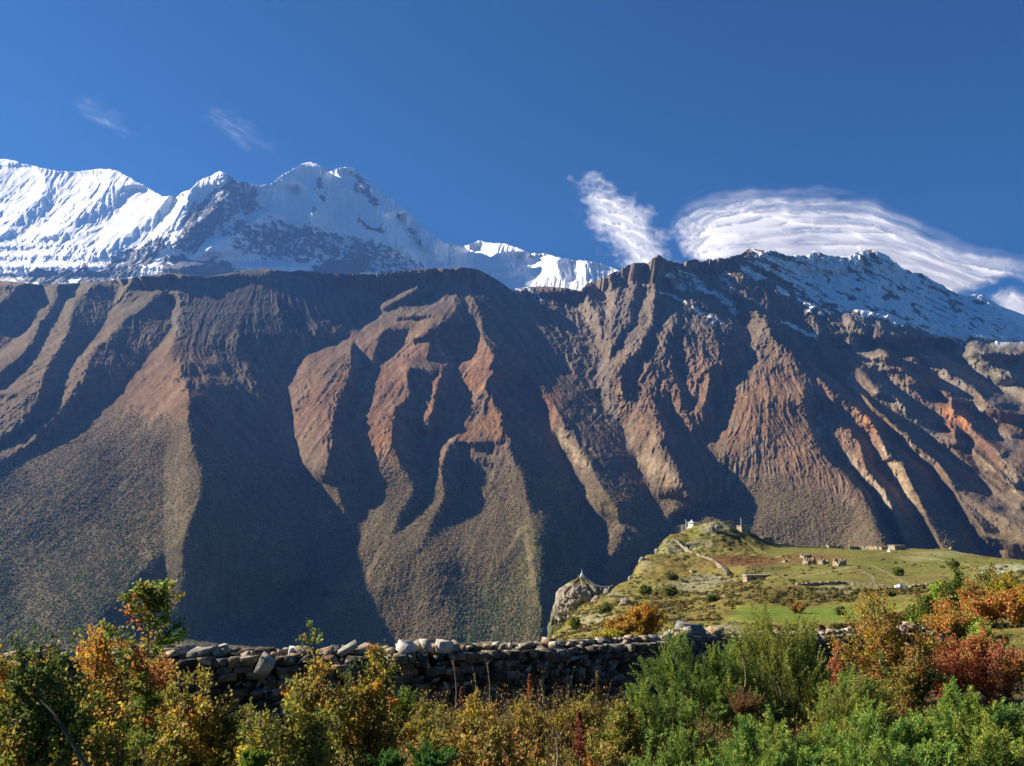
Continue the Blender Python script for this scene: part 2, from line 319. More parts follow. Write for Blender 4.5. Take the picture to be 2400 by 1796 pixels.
def build_mid():
    st = 4.0
    us = np.arange(-130, 2540, st); vs = np.arange(560, 1620, st)
    off, dr, dg = skeleton(us, vs, MR, MG, 1.32, 420, warp=5.0, p=1.08)
    gu, gv = np.meshgrid(us, vs)
    off = off * (1 + 1.0 * sstep(1960, 2090, gu) * sstep(740, 830, gv) + .2 * sstep(1340, 1420, gu) * sstep(900, 800, gv)) * (1 - .85 * sstep(1160, 1290, gv) * sstep(790, 860, gu + .55 * (gv - 1290)) * sstep(1280, 1200, gu)) * (1 - .72 * sstep(990, 1080, gv) * sstep(445, 380, gu)) 
    off = off + .42 * np.clip(gu - 740, 0, 500) * sstep(1170, 1330, gv) * sstep(1340, 1265, gu)
    # rills that follow the fall of the ground
    ru, rv = np.arange(-130, 2540, 3.0), np.arange(560, 1620, 3.0); RU, RV = np.meshgrid(ru, rv)
    ry = mid_plane(RU, RV); ry = ry - bilin(off, (RU - us[0]) / st, (RV - vs[0]) / st) * px_m(ry); rx, rz = ray(RU, RV)
    ril1, ril2 = rills(rx * ry, ry, rz * ry, 3.0, [(71, 4.0), (75, 1.6)], 26)
    nu, nv = 1720, 700
    u = np.linspace(-120, 2520, nu)
    c = np.interp(u, *zip(*MID_CREST))
    rocky = sstep(1340, 1400, u)
    c = c + (ridged(u / 13, u * 0 + 3.3, 3, 2) - .6) * (3 + 9 * rocky) * (0.6)
    w = np.linspace(0, 1, nv)
    U = np.repeat(u[None, :], nv, 0); V = c[None, :] + w[:, None] * (1590 - c[None, :])
    ix = (U - us[0]) / st; iy = (V - vs[0]) / st
    o = bilin(off, ix, iy)
    d_r = bilin(dr, ix, iy); d_g = bilin(dg, ix, iy)
    Y0 = mid_plane(U, V)
    # gullies fan out from a point above the crest
    rl1 = bilin(ril1, (U + 130) / 3, (V - 560) / 3); rl2 = bilin(ril2, (U + 130) / 3, (V - 560) / 3)
    rillz = np.clip(.25 + 1.6 * (fbm(U / 110, V / 110, 2, 17) - .35) + .6 * sstep(1350, 1450, U) * sstep(1720, 1620, U), 0, 1)
    rillz = rillz * (1 - .95 * sstep(400, 450, U) * sstep(900, 820, U) * sstep(815, 770, V)) * (1 - .5 * sstep(1640, 1700, U) * sstep(2000, 1930, U) * sstep(840, 880, V))
    phi = (U - 1150) / (V + 260)
    fan = ridged(phi * 62 + (fbm(U / 60, V / 60, 3, 4) - .5) * 1.6, np.log(V + 260) * 16, 4, 6, 0.55) - .55
    rock = np.clip(sstep(640, 560, V - np.interp(U, [0, 600, 1250, 1400, 1700, 2000, 2400], [-30, 20, 110, 400, 310, 230, 270])), 0, 1)
    forest0 = sstep(-30, 60, V - 1060)
    crag = ridged(U / 34 + (fbm(U/50,V/50,2,3)-.5)*2, V / 52, 5, 9, 0.6) - .55
    rock = np.maximum(rock, .8 * np.exp(-(d_r / 24) ** 2) * (1 - forest0) * sstep(.35, .6, fbm(U / 45, V / 45, 2, 23)))
    crag2 = ridged(U / 12 + (fbm(U/30,V/30,2,7)-.5)*2, V / 20, 4, 11, .62) - .55
    strata = ridged((U * 0.16 + V * 0.02) / 14, (V - 0.5 * U) / 15, 4, 12, 0.6) - .55
    zr = sstep(1700, 1800, U) * sstep(800, 740, V - 0.12 * (U - 1800))
    m = px_m(Y0)
    fine = fbm(U / 7, V / 7, 4, 14, 0.65) - .5
    forest = sstep(0, 60, V - np.interp(U, [0, 150, 300, 450, 560, 700, 800, 900, 1100, 1250, 1400, 1700, 1800, 2000, 2200, 2400], [1060, 1010, 940, 960, 1060, 1080, 1090, 1060, 1100, 1060, 1110, 1150, 1090, 1160, 1180, 1230]))
    bumps = [[(558,792),(554,818)], [(578,868),(590,890),(612,925)], [(722,818),(718,860),(710,905),(695,950),(690,975)], [(395,722),(408,762)], [(740,775),(735,800)], [(788,778),(780,800)], [(645,700),(655,720),(660,748)], [(690,640),(715,665),(735,668)], [(852,650),(860,660)], [(1150,700),(1172,745)], [(640,1010),(642,1030)], [(1120,632),(1135,660),(1142,685)], [(1285,674),(1298,700)], [(1322,680),(1330,710)], [(2085,625),(2092,640)], [(2140,645),(2152,665),(2160,690)], [(2180,690),(2195,705)], [(2255,705),(2285,725),(2300,745)], [(2010,670),(2045,700)], [(2060,735),(2110,760)], [(2230,745),(2280,755)], [(575,1020),(588,1032)]]
    bd = dist_lines(U + 8 * (fbm(U / 9, V / 9, 2, 19) - .5) * 2, V, bumps)
    snowz = sstep(1640, 1760, U) * sstep(30, -30, V - np.interp(U, [1700, 1827, 1922, 2045, 2194, 2400], [700, 700, 740, 755, 790, 800]))
    o = o * (1 - .62 * snowz) + 11 * np.exp(-(bd / 11) ** 2)
    o = o * m + ((np.abs(rl1 - .5) - .25) * -7.5 * (.45 + 1.3 * rillz) + (rl2 - .5) * (4 + 3 * rock)) * m * (1 - .6 * forest) + rock * crag * m * 30 + rock * crag2 * m * 18 + zr * strata * m * 20 + fine * m * (5 + 6 * rock) + (ridged(U / 16 + 3 * (rl2 - .5), V / 24, 4, 18, .62) - .55) * m * 9 * (1 - .7 * forest)
    o = o + (fbm(U / 160, V / 160, 2, 20) - .5) * m * 60
    Y = Y0 - o
    tx, tz = ray(U, V)
    X = tx * Y; Z = tz * Y
    # colours of the ground, with the shade of the upper bowl painted in
    n1 = fbm(U / 40, V / 55, 4, 21); n2 = fbm(U / 9, V / 9, 3, 25); n3 = fbm(phi * 60, np.log(V + 260) * 8, 4, 27)
    col = np.zeros(U.shape + (3,)); col[:] = (.118, .096, .07)
    def mix(msk, cc):
        msk = np.clip(msk, 0, 1)[..., None]; col[:] = col * (1 - msk) + np.array(cc) * msk
    def zone(cx, cy, rx, ry, a=0.0, soft=.45):
        ca, sa = math.cos(a), math.sin(a); x = (U - cx) + 60 * (n1 - .5); y = (V - cy) + 60 * (n3 - .5)
        d = np.sqrt(((x * ca + y * sa) / rx) ** 2 + ((-x * sa + y * ca) / ry) ** 2)
        return sstep(1 + soft, 1 - soft, d)
    def stroke(L, wd, soft=.6):
        d = dist_lines(U + 16 * (n2 - .5) * 2, V + 14 * (n1 - .5) * 2, [L]) + wd * 1.1 * (fbm(U / 11, V / 26, 3, 29) - .42); return sstep(wd * (.9 + soft), wd * (.9 - soft), d)
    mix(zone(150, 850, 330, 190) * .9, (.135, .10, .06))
    mix(zone(650, 710, 290, 100) * .85, (.062, .06, .056))  # upper bowl painted darker to stand for the shadow lying in it
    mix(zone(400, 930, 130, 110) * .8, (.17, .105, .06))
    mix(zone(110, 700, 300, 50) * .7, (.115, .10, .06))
    rust = zone(930, 930, 290, 150)
    mix(rust, (.165, .1, .064)); mix(zone(1100, 880, 90, 90) * .6, (.18, .1, .062))
    mix(zone(1080, 990, 130, 40) * .8, (.21, .12, .06)); mix(zone(1105, 910, 26, 26) * .8, (.26, .15, .07))
    mix(zone(880, 1035, 70, 38) * .8, (.2, .115, .06)); mix(zone(1275, 950, 60, 60) * .8, (.165, .095, .062))
    mix(zone(1560, 860, 120, 60, 0) * .5, (.15, .09, .065)); mix(zone(1560, 960, 140, 80) * .7, (.17, .105, .07))
    mix(zone(1870, 1000, 330, 130, .35) * .9, (.178, .118, .077)); mix(zone(1780, 960, 90, 70) * .6, (.22, .14, .085))
    mix(zone(2260, 980, 200, 60, .6) * .5, (.2, .11, .07)); mix(zone(2240, 985, 36, 24, .5), (.3, .15, .07)); mix(zone(2030, 985, 50, 18, .7) * .8, (.29, .145, .07))
    mix(sstep(.5, .95, rl1) * rust * .5, (.125, .105, .085)); mix(sstep(.6, 1.0, rl2) * .35, (.14, .125, .105))
    # bare rock
    mix(zone(1500, 720, 200, 130) * .85, (.15, .13, .112)); mix(zone(1560, 880, 130, 90) * .4, (.15, .11, .09))
    mix(zone(1050, 690, 120, 70) * .5, (.12, .10, .085))
    mix(zone(2200, 760, 330, 60, .2) * .9, (.15, .14, .125)); mix(zone(2330, 860, 110, 70, .3) * .9, (.17, .165, .14))
    # scree and gravel
    for L, wd, cc in [([(1412, 860), (1420, 920), (1445, 980)], 17, (.17, .165, .16)), ([(1470, 1000), (1478, 1040)], 14, (.2, .17, .13)),
        ([(255, 920), (200, 950), (130, 1005)], 13, (.2, .2, .18)), ([(90, 945), (60, 985), (0, 1025)], 6, (.2, .21, .2)),
        ([(1075, 830), (1046, 907), (1022, 985), (1010, 1035)], 6, (.2, .2, .19)), ([(1080, 830), (1055, 900), (1050, 960)], 10, (.17, .15, .13)),
        ([(1140, 920), (1125, 960), (1110, 985)], 11, (.23, .2, .17)), ([(820, 815), (770, 880)], 28, (.155, .125, .095)), ([(880, 825), (860, 870)], 18, (.165, .145, .11)),
        ([(930, 818), (900, 850), (840, 915)], 5, (.24, .22, .2)), ([(1020, 745), (960, 790), (930, 812)], 16, (.24, .17, .115)), ([(985, 870), (1010, 860)], 18, (.2, .18, .15)),
        ([(905, 1260), (870, 1330), (838, 1395)], 5, (.27, .27, .22)), ([(690, 1085), (620, 1250), (560, 1380)], 7, (.13, .13, .125)),
        ([(1788, 735), (1780, 800), (1765, 850), (1740, 900)], 20, (.19, .17, .14)), ([(1895, 880), (1905, 925)], 14, (.27, .24, .2)),
        ([(2000, 812), (2060, 860), (2120, 930)], 22, (.22, .21, .18)), ([(2060, 915), (2140, 985), (2210, 1025)], 13, (.24, .24, .21)),
        ([(2150, 840), (2240, 910), (2300, 960)], 20, (.21, .2, .18)), ([(2290, 955), (2300, 985), (2330, 1010), (2380, 1050)], 16, (.3, .28, .23)),
        ([(1925, 985), (1930, 1020)], 11, (.5, .46, .37)), ([(1990, 1060), (2010, 1100), (2050, 1140), (2085, 1190)], 11, (.42, .37, .27)),
        ([(2070, 1040), (2085, 1070)], 9, (.4, .36, .28)), ([(2100, 1085), (2120, 1130), (2150, 1200)], 13, (.42, .36, .25)), ([(2115, 1035), (2190, 1090)], 9, (.36, .33, .27)),
        ([(2260, 1030), (2290, 1070), (2330, 1100)], 10, (.33, .28, .2)), ([(2345, 1060), (2385, 1150)], 12, (.36, .31, .22)), ([(1990, 890), (2030, 940)], 9, (.3, .28, .22)),
        ([(1318, 1018), (1345, 1060), (1372, 1090)], 14, (.36, .31, .22)), ([(1510, 1070), (1545, 1100), (1580, 1130)], 22, (.33, .28, .19)), ([(1560, 1130), (1600, 1190)], 20, (.23, .165, .1)),
        ([(1495, 940), (1480, 990), (1480, 1040)], 14, (.27, .22, .165)), ([(1545, 1010), (1520, 1050)], 13, (.25, .19, .13)), ([(1780, 1030), (1720, 1110), (1665, 1180)], 9, (.32, .27, .2)),
        ([(1690, 930), (1720, 1000)], 12, (.24, .2, .15)), ([(1456, 925), (1470, 960)], 10, (.3, .25, .18)), ([(1063, 1035), (1080, 1060)], 14, (.27, .24, .18)),
        ([(1226, 1237), (1240, 1300), (1247, 1370), (1262, 1420)], 12, (.4, .37, .16)), ([(1220, 1240), (1197, 1285), (1165, 1330)], 10, (.42, .37, .2)), ([(1110, 1270), (1118, 1285)], 9, (.36, .3, .2)),
        ([(1282, 1455), (1290, 1520)], 9, (.45, .4, .3)), ([(1187, 1500), (1180, 1530)], 8, (.5, .45, .35)), ([(1160, 1470), (1150, 1500)], 4, (.45, .4, .32)), ([(1215, 1465), (1212, 1490)], 4, (.45, .4, .32)),
        ([(2100, 1200), (2125, 1260), (2150, 1300)], 7, (.28, .2, .12)), ([(2300, 1220), (2360, 1290)], 26, (.22, .18, .115)), ([(1835, 1150), (1850, 1200), (1835, 1260)], 8, (.2, .19, .1)),
        ([(395, 725), (412, 765)], 12, (.18, .17, .15)), ([(300, 730), (345, 700), (370, 670)], 14, (.16, .15, .1))]:
        mix(stroke(L, wd * .8) * .75, np.array(cc) * .72)
    mix(forest * .85, (.095, .082, .048))
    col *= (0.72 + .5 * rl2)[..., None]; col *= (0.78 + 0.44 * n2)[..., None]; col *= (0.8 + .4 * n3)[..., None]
    col *= np.array((1.14, 1.02, .88))
    # snow lying along the beds of the right hand crest
    low = np.interp(U, [1500, 1560, 1700, 1800, 1827, 1922, 2045, 2126, 2194, 2276, 2344, 2400, 2500], [640, 680, 690, 665, 690, 738, 752, 768, 790, 795, 806, 795, 800])
    ss = sstep(22, -22, V - low + 30 * (n1 - .5)) * sstep(1500, 1560, U)
    bed = ridged((U * 0.3 + V * .1) / 22, (V - 0.48 * U) / 13, 4, 30, .6)
    cov = np.interp(U, [1500, 1600, 1750, 1850, 1950, 2400], [.30, .34, .47, .68, .74, .8]) + .16 * (fbm(U / 50, V / 50, 3, 33) - .5) * 2
    snow = sstep(-.025, .025, cov - (1 - ss) * .75 - bed + (n2 - .5) * .3)
    for L, wd in [([(1552, 690), (1590, 705), (1640, 725), (1695, 754)], 3.5), ([(1555, 630), (1590, 665), (1600, 675)], 7), ([(1585, 620), (1640, 660)], 3), ([(1640, 670), (1690, 700), (1725, 738)], 7), ([(1600, 640), (1625, 680)], 3),
                  ([(1830, 755), (1880, 775), (1912, 790)], 4), ([(1205, 675), (1222, 688)], 6), ([(1230, 680), (1275, 700)], 2.5), ([(1325, 690), (1352, 700)], 2.5), ([(2340, 797), (2400, 790)], 12), ([(1690, 640), (1715, 690)], 3)]:
        snow = np.maximum(snow, stroke(L, wd, .9) * sstep(.25, .45, n2 + .1))
    snow = np.clip(snow, 0, 1)[..., None]
    col = col * (1 - snow) + np.array((.78, .79, .82)) * snow
    # crest, far side of the range and its foot
    P = np.stack([X, Y, Z], -1)
    back = [P[0] + np.array([0, 70.0 * i, -38.0 * i - 3 * i * i]) for i in range(8, 0, -1)]
    backc = [col[0]] * 8
    foot = [P[-1] + np.array([0, -60.0 * i, -40.0 * i]) for i in (1, 2, 3, 4)]
    P = np.concatenate([np.array(back), P, np.array(foot)], 0)
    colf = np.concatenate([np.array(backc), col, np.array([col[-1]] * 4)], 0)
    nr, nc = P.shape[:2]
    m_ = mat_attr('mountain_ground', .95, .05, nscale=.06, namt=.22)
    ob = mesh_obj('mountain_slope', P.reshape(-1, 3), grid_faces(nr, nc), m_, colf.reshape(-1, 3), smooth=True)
    tag(ob, 'brown furrowed mountain range with rocky snow streaked crest across the valley', 'mountain', kind='structure')
    return dict(U=U, V=V, X=X, Y=Y, Z=Z, forest=forest, n1=n1, dg=d_g, dr=d_r)
MID = build_mid()

# ------------------------------------------------------------------ the snow peaks behind
FAR_CREST = [(-140,385),(0,375),(13,374),(33,376),(50,384),(76,388),(98,394),(139,401),(157,403),(187,402),(228,397),(259,396),(274,400),(304,417),(344,438),(370,454),(383,461),(400,458),(411,464),(426,451),(443,447),(465,425),(498,410),(515,400),(537,412),(557,427),(572,426),(596,432),(609,435),(637,430),(661,410),(687,397),(709,384),(731,381),(744,386),(757,395),(770,403),(791,395),(813,392),(831,395),(846,410),(880,436),(895,449),(927,471),(958,499),(990,531),(1022,556),(1041,569),(1085,577),(1101,572),(1123,564),(1154,570),(1186,572),(1227,586),(1243,594),(1275,594),(1306,602),(1347,612),(1363,610),(1411,619),(1452,635),(1520,660),(1600,690)]
FR = [
 [(-60,380),(-50,430),(-40,470)],
 [(80,389),(110,430),(92,470),(60,500),(10,545),(-20,560)],
 [(262,396),(258,425),(256,447),(225,480),(170,520),(110,560)],
 [(402,459),(385,480),(350,520),(300,550),(240,590),(200,640)],
 [(515,400),(537,425),(556,440),(530,462),(490,502),(440,548),(400,575),(370,602)],
 [(450,436),(430,480),(395,520),(340,570),(290,620)],
 [(668,495),(640,492),(600,512),(570,532),(520,562),(470,602),(440,632)],
 [(731,381),(744,388),(752,420),(745,450),(738,480),(728,525),(735,570)],
 [(813,392),(838,420),(862,450),(880,480),(905,530),(930,560),(965,600),(985,640)],
 [(790,396),(800,430),(815,460)],
 [(688,397),(690,415),(700,440),(712,460)],
 [(985,530),(1010,570),(1030,620)],
 [(1160,570),(1170,600),(1195,630),(1200,660)],
 [(1363,610),(1372,640),(1368,680)],
 [(1300,602),(1310,640),(1320,680)],
 [(560,620),(620,640)],
]
FG = [
 [(72,390),(84,425),(60,455),(20,480),(-20,520)],
 [(180,405),(150,440),(120,490),(60,545),(0,590)],
 [(345,440),(315,462),(290,478),(240,530),(180,580)],
 [(411,465),(395,500),(360,545),(310,590),(250,650)],
 [(580,432),(605,470),(600,490),(560,518),(480,560),(440,585),(410,620)],
 [(700,440),(680,480),(690,540),(640,580),(580,640)],
 [(770,404),(775,450),(790,500),(770,540),(790,600),(800,650)],
 [(955,505),(975,560),(1000,610),(1005,650)],
 [(1085,578),(1100,620),(1110,660)],
 [(1243,596),(1245,630),(1260,670)],
 [(1345,613),(1345,640),(1345,680)],
 [(1420,622),(1420,680)],
]
def build_far():
    st = 4.0
    us = np.arange(-150, 1640, st); vs = np.arange(350, 780, st)
    off, dr, dg = skeleton(us, vs, FR, FG, 1.05, 120, warp=4.0, blurn=5)
    nu, nv = 1160, 260
    u = np.linspace(-140, 1600, nu); c = np.interp(u, *zip(*FAR_CREST)) + (fbm(u / 7, u * 0, 3, 40) - .5) * 4
    w = np.linspace(0, 1, nv); U = np.repeat(u[None], nv, 0); V = c[None] + w[:, None] * (745 - c[None])
    ix = (U - us[0]) / st; iy = (V - vs[0]) / st
    o = bilin(off, ix, iy)
    Db = np.interp(U, [-140, 200, 420, 520, 700, 1000, 1600], [7400, 6800, 6500, 6900, 7500, 7800, 6900])
    Dc = np.interp(U, [-140, 250, 420, 520, 740, 900, 1120, 1450, 1600], [10300, 9100, 8200, 8200, 8900, 8950, 9000, 7700, 7500])
    cr = np.interp(U, [-140, 250, 420, 500, 740, 850, 1050, 1600], [380, 400, 440, 420, 390, 410, 560, 640])
    zb = Db * ray(0, 745.)[1]; zc = Dc * ray(0, cr)[1]; k = (zc - zb) / (Dc - Db)
    _, tz = ray(U, V)
    Y0 = (zb - k * Db) / np.minimum(tz - k, -0.05); m = px_m(Y0)
    o = o * (1 - .5 * sstep(430, 330, U))
    n1 = fbm(U / 30, V / 30, 4, 41); n2 = fbm(U / 6, V / 6, 3, 43)
    fu, fv = np.arange(-150, 1640, 2.5), np.arange(350, 780, 2.5); FU, FV = np.meshgrid(fu, fv); ty = ray(FU, FV)
    k2 = lambda A: np.interp(FU, u, A[0])
    fy = np.interp(FU, u, Dc[0]) + (np.interp(FU, u, Db[0]) - np.interp(FU, u, Dc[0])) * np.clip((FV - np.interp(FU, u, c)) / 340, 0, 1.2) - bilin(off, (FU - us[0]) / st, (FV - vs[0]) / st) * px_m(8000)
    fr1, fr2 = rills(ty[0] * fy, fy, ty[1] * fy, 2.5, [(61, 2.6), (66, 1.3)], 16)
    fl1 = bilin(fr1, (U + 150) / 2.5, (V - 350) / 2.5); fl2 = bilin(fr2, (U + 150) / 2.5, (V - 350) / 2.5)
    # rock against snow
    def blob(cx, cy, rx, ry, a=0.0):
        ca, sa = math.cos(a), math.sin(a); x = U - cx + 40 * (n1 - .5); y = V - cy + 40 * (fbm(U/25,V/25,3,55) - .5)
        return sstep(1.35, .6, np.sqrt(((x * ca + y * sa) / rx) ** 2 + ((-x * sa + y * ca) / ry) ** 2))
    rw = np.maximum.reduce([blob(500, 500, 150, 46, -.75) * .61, blob(300, 620, 130, 36, -.55) * .6, blob(560, 450, 70, 34, .9) * .6, blob(640, 560, 150, 55, .2) * .54,
        blob(820, 590, 230, 45, .25) * .55, blob(470, 635, 95, 26, .15) * 1.2, blob(790, 630, 75, 26, -.2) * .92, blob(640, 560, 40, 18) * .75, blob(755, 445, 12, 40, 0) * .55, blob(850, 445, 55, 14, .85) * .6,
        blob(932, 505, 20, 10) * .6, blob(870, 530, 40, 8, .4) * .8, blob(975, 560, 16, 40, -.5) * .5, blob(733, 495, 12, 22) * .5, blob(165, 645, 100, 17) * 1.3])
    dipl = sstep(560, 500, U)
    wq = (fbm(U / 18, V / 18, 3, 57) - .5) * 14
    bedR = .88 * ridged((U * .3 + V * .2) / 9, (V - .42 * U + wq) / 6.5, 4, 46, .6) + .12 * ridged(U / 7, V / 7, 3, 44, .6); bedL = .86 * ridged((U * .3 - V * .2) / 9, (V + .75 * U + wq) / 9, 4, 48, .6) + .14 * ridged(U / 8, V / 8, 3, 45, .6)
    bed = bedL * dipl + bedR * (1 - dipl)
    rockm = sstep(-.035, .035, rw + (n2 - .5) * .14 + (fl2 - .5) * .16 - .30 - (1 - bed) * .55)
    flute = (ridged(U / 5.5 + (n1 - .5) * 3, V / 70, 3, 50, .5) - .5) * blob(850, 470, 110, 60, .7) + (ridged(U / 6, V / 60, 2, 51) - .5) * blob(1380, 640, 60, 30)
    lump = ridged((U + 1.1 * V) / 26 + (n1 - .5) * 1.5, (U - .9 * V) / 90, 3, 52, .5) - .5
    glac = blob(130, 500, 180, 60); serac = blob(90, 600, 180, 45)
    ser = fbm((U + 14 * n1) / 11, (V + 12 * n2) / 9, 4, 53, .62) - .5
    mild = ridged((U - .5 * V) / 24, (V + .2 * U) / 16, 4, 58, .55) - .5
    o = o * m + (np.abs(fl1 - .5) - .25) * m * -9 + (fl2 - .5) * m * 3.5 + (bed - .5) * m * 24 * np.clip(rw * 2, .12, 1) + flute * m * 12 + lump * m * 14 * glac + ser * m * 14 * serac + (n2 - .5) * m * 5 * np.clip(rw * 2, .15, 1) + (n1 - .5) * m * 14 + mild * m * 3
    Y = Y0 - o
    tx, tz = ray(U, V); P = np.stack([tx * Y, Y, tz * Y], -1)
    rk = rockm[..., None]
    rc = np.array((.085, .075, .07)) * (.7 + .6 * n2)[..., None]
    col = np.array((.88, .88, .89)) * (1 - rk) + rc * rk
    br = blob(110, 655, 130, 8)[..., None]; col = col * (1 - br) + np.array((.13, .095, .06)) * br
    back = np.array([P[0] + np.array([0, 140.0 * i, -110.0 * i]) for i in range(6, 0, -1)])
    P = np.concatenate([back, P], 0); col = np.concatenate([np.array([col[0]] * 6), col], 0)
    nr, nc = P.shape[:2]
    ob = mesh_obj('snow_mountain', P.reshape(-1, 3), grid_faces(nr, nc), mat_attr('snow_and_rock', .8, .15, nscale=.02, namt=.06), col.reshape(-1, 3), smooth=True)
    tag(ob, 'high white snow peaks with rock bands and a hanging glacier behind the brown range', 'mountain', kind='structure')
    # distant snow slope at the right edge
    u = np.linspace(2280, 2560, 90); c = np.interp(u, [2280, 2300, 2325, 2345, 2380, 2400, 2560], [700, 690, 706, 718, 730, 738, 800]); w = np.linspace(0, 1, 50)
    U = np.repeat(u[None], 50, 0); V = c[None] + w[:, None] * 130
    Y = 8200 - w[:, None] * 1100 - (ridged(U / 20, V / 26, 4, 56) - .5) * 160
    tx, tz = ray(U, V); P = np.stack([tx * Y, Y + 0 * U, tz * Y], -1)
    P = np.concatenate([np.array([P[0] + np.array([0, 150. * i, -120. * i]) for i in (3, 2, 1)]), P], 0)
    ob = mesh_obj('snow_mountain', P.reshape(-1, 3), grid_faces(53, 90), bpy.data.materials['snow_and_rock'], np.full((53 * 90, 3), .8), smooth=True)
    tag(ob, 'far snowy shoulder just visible behind the right end of the brown range', 'mountain', kind='structure')
build_far()

# valley floor far below
g = 14000.0
xs = np.linspace(-7600, 7600, 60); ys = np.linspace(-400, 12000, 60); GX, GY = np.meshgrid(xs, ys)
GZ = -560 + 60 * (fbm(GX / 900, GY / 900, 3, 60) - .5)
ob = mesh_obj('valley_ground', np.stack([GX, GY, GZ], -1).reshape(-1, 3), grid_faces(60, 60), mat_plain('valley_earth', (.09, .08, .05), nscale=.01), smooth=True)
tag(ob, 'dark valley floor far below the hillside', 'ground', kind='structure')

# air
def build_haze():
    me = bpy.data.meshes.new('haze'); bm = bmesh.new(); bmesh.ops.create_cube(bm, size=1.0)
    lo = Vector((-7900, -600, -640)); hi = Vector((7900, 12500, 4900))
    for v in bm.verts: v.co = Vector([(lo[i] + hi[i]) / 2 + v.co[i] * (hi[i] - lo[i]) for i in range(3)])
    bm.to_mesh(me); bm.free()
    m = bpy.data.materials.new('haze_air'); m.use_nodes = True; n = m.node_tree.nodes; n.clear()
    o = n.new('ShaderNodeOutputMaterial'); p = n.new('ShaderNodeVolumePrincipled')
    p.inputs['Color'].default_value = (.15, .36, 1.0, 1); p.inputs['Density'].default_value = HAZE; p.inputs['Anisotropy'].default_value = 0.2
    m.node_tree.links.new(p.outputs[0], o.inputs['Volume']); me.materials.append(m)
    ob = link(bpy.data.objects.new('haze', me)); tag(ob, 'thin blue haze filling the valley air', 'haze', kind='stuff')
HAZE = 3.6e-5
build_haze()
# ------------------------------------------------------------------ forest on the far slopes: one mass of small crowns
def build_forest():
    M = MID; U, V = M['U'], M['V']
    r = np.random.default_rng(21)
    n = 430000
    iv = r.integers(2, U.shape[0] - 2, n); iu = r.integers(2, U.shape[1] - 2, n)
    u, v = U[iv, iu], V[iv, iu]; f = M['forest'][iv, iu]; n1 = M['n1'][iv, iu]
    gul = M['dg'][iv, iu]
    sc = sstep(.44, .6, .65 * fbm(u / 34, v / 46, 3, 70) + .35 * fbm(u / 9, v / 12, 2, 72))
    keep = r.random(n) < np.clip(f * (1.0 - .6 * sc), 0, 1)
    for L, wd in [([(905,1260),(870,1330),(838,1395)],6), ([(690,1085),(620,1250),(560,1380)],6), ([(1226,1237),(1240,1300),(1248,1370)],6), ([(1215,1245),(1180,1310)],5), ([(1990,1060),(2010,1100),(2050,1140),(2085,1190)],12), ([(2100,1085),(2120,1130),(2150,1200)],13), ([(2100,1200),(2125,1260),(2150,1300)],6), ([(2300,1220),(2360,1290)],20), ([(1510,1070),(1545,1100),(1580,1130)],25), ([(1318,1018),(1345,1060),(1372,1090)],14), ([(700,1440),(790,1370)],8)]:
        keep &= dist_lines(u, v, [L]) > wd
    keep &= (v < 1570)
    iv, iu, u, v, n1 = iv[keep], iu[keep], u[keep], v[keep], n1[keep]
    P = np.stack([M['X'][iv, iu], M['Y'][iv, iu], M['Z'][iv, iu]], -1)
    k = len(P)
    m = P[:, 1] / FPX
    green = np.clip(np.maximum(sstep(1330, 1440, v + 60 * (n1 - .5)) * sstep(1030, 1110, u) * sstep(1330, 1290, u), np.maximum(sstep(1230, 1420, v + 250 * (n1 - .5) - .25 * u) * sstep(560, 380, u), sstep(1180, 1260, v) * sstep(1160, 1230, u) * sstep(1330, 1300, u)) * .8) + .1 + .4 * sstep(1020, 1250, v) * sstep(520, 350, u) + .15 * sstep(1200, 1350, v) * sstep(1280, 1200, u), 0, 1)
    g = r.random(k) < green
    pale = r.random(k)
    colb = np.array((.36, .275, .15)) * (.75 + .6 * pale)[:, None]; colb[:, 0] *= 1 + .25 * r.random(k)
    yel = (r.random(k) < .1); colb[yel] = np.array((.38, .29, .1))
    purp = sstep(1400, 1700, u); colb = colb * (1 - .3 * purp[:, None]) + np.array((.28, .215, .16)) * (.3 * purp)[:, None]
    colg = np.array((.12, .16, .06)) * (.6 + .8 * pale)[:, None]
    colg[r.random(k) < .3] = np.array((.27, .26, .08))
    pt = fbm(u / 60, v / 60, 3, 74); col = np.where(g[:, None], colg, colb) * (.6 + .8 * pt)[:, None]
    h = np.where(g, 3.6, 2.3) * m * (.5 + 1.1 * r.random(k) ** 1.5); wdt = np.where(g, 1.35, 1.45) * m * (.65 + .7 * r.random(k))
    # six-cornered crown with uneven waist
    a = r.random(k) * 6.28
    V6 = np.zeros((k, 6, 3)); waist = .35 + .25 * r.random(k)
    V6[:, 0] = P + np.stack([0 * h, 0 * h, -.1 * h], -1)
    for j in range(4):
        rr = wdt * (.7 + .6 * r.random(k)); an = a + j * 1.5708 + .5 * r.random(k)
        V6[:, 1 + j] = P + np.stack([rr * np.cos(an), rr * np.sin(an), h * (waist + .2 * (r.random(k) - .5))], -1)
    V6[:, 5] = P + np.stack([wdt * .6 * (r.random(k) - .5), 0 * h, h], -1)
    b = np.arange(k)[:, None, None] * 6
    F = np.array([[0, 2, 1], [0, 3, 2], [0, 4, 3], [0, 1, 4], [5, 1, 2], [5, 2, 3], [5, 3, 4], [5, 4, 1]])[None] + b
    ob = mesh_obj('forest', V6.reshape(-1, 3), F.reshape(-1, 3), mat_attr('forest_crowns', .95, .05, trans=.2), np.repeat(col, 6, 0))
    tag(ob, 'autumn woods of brown birch and dark conifers clothing the lower slopes', 'forest', kind='stuff')
build_forest()

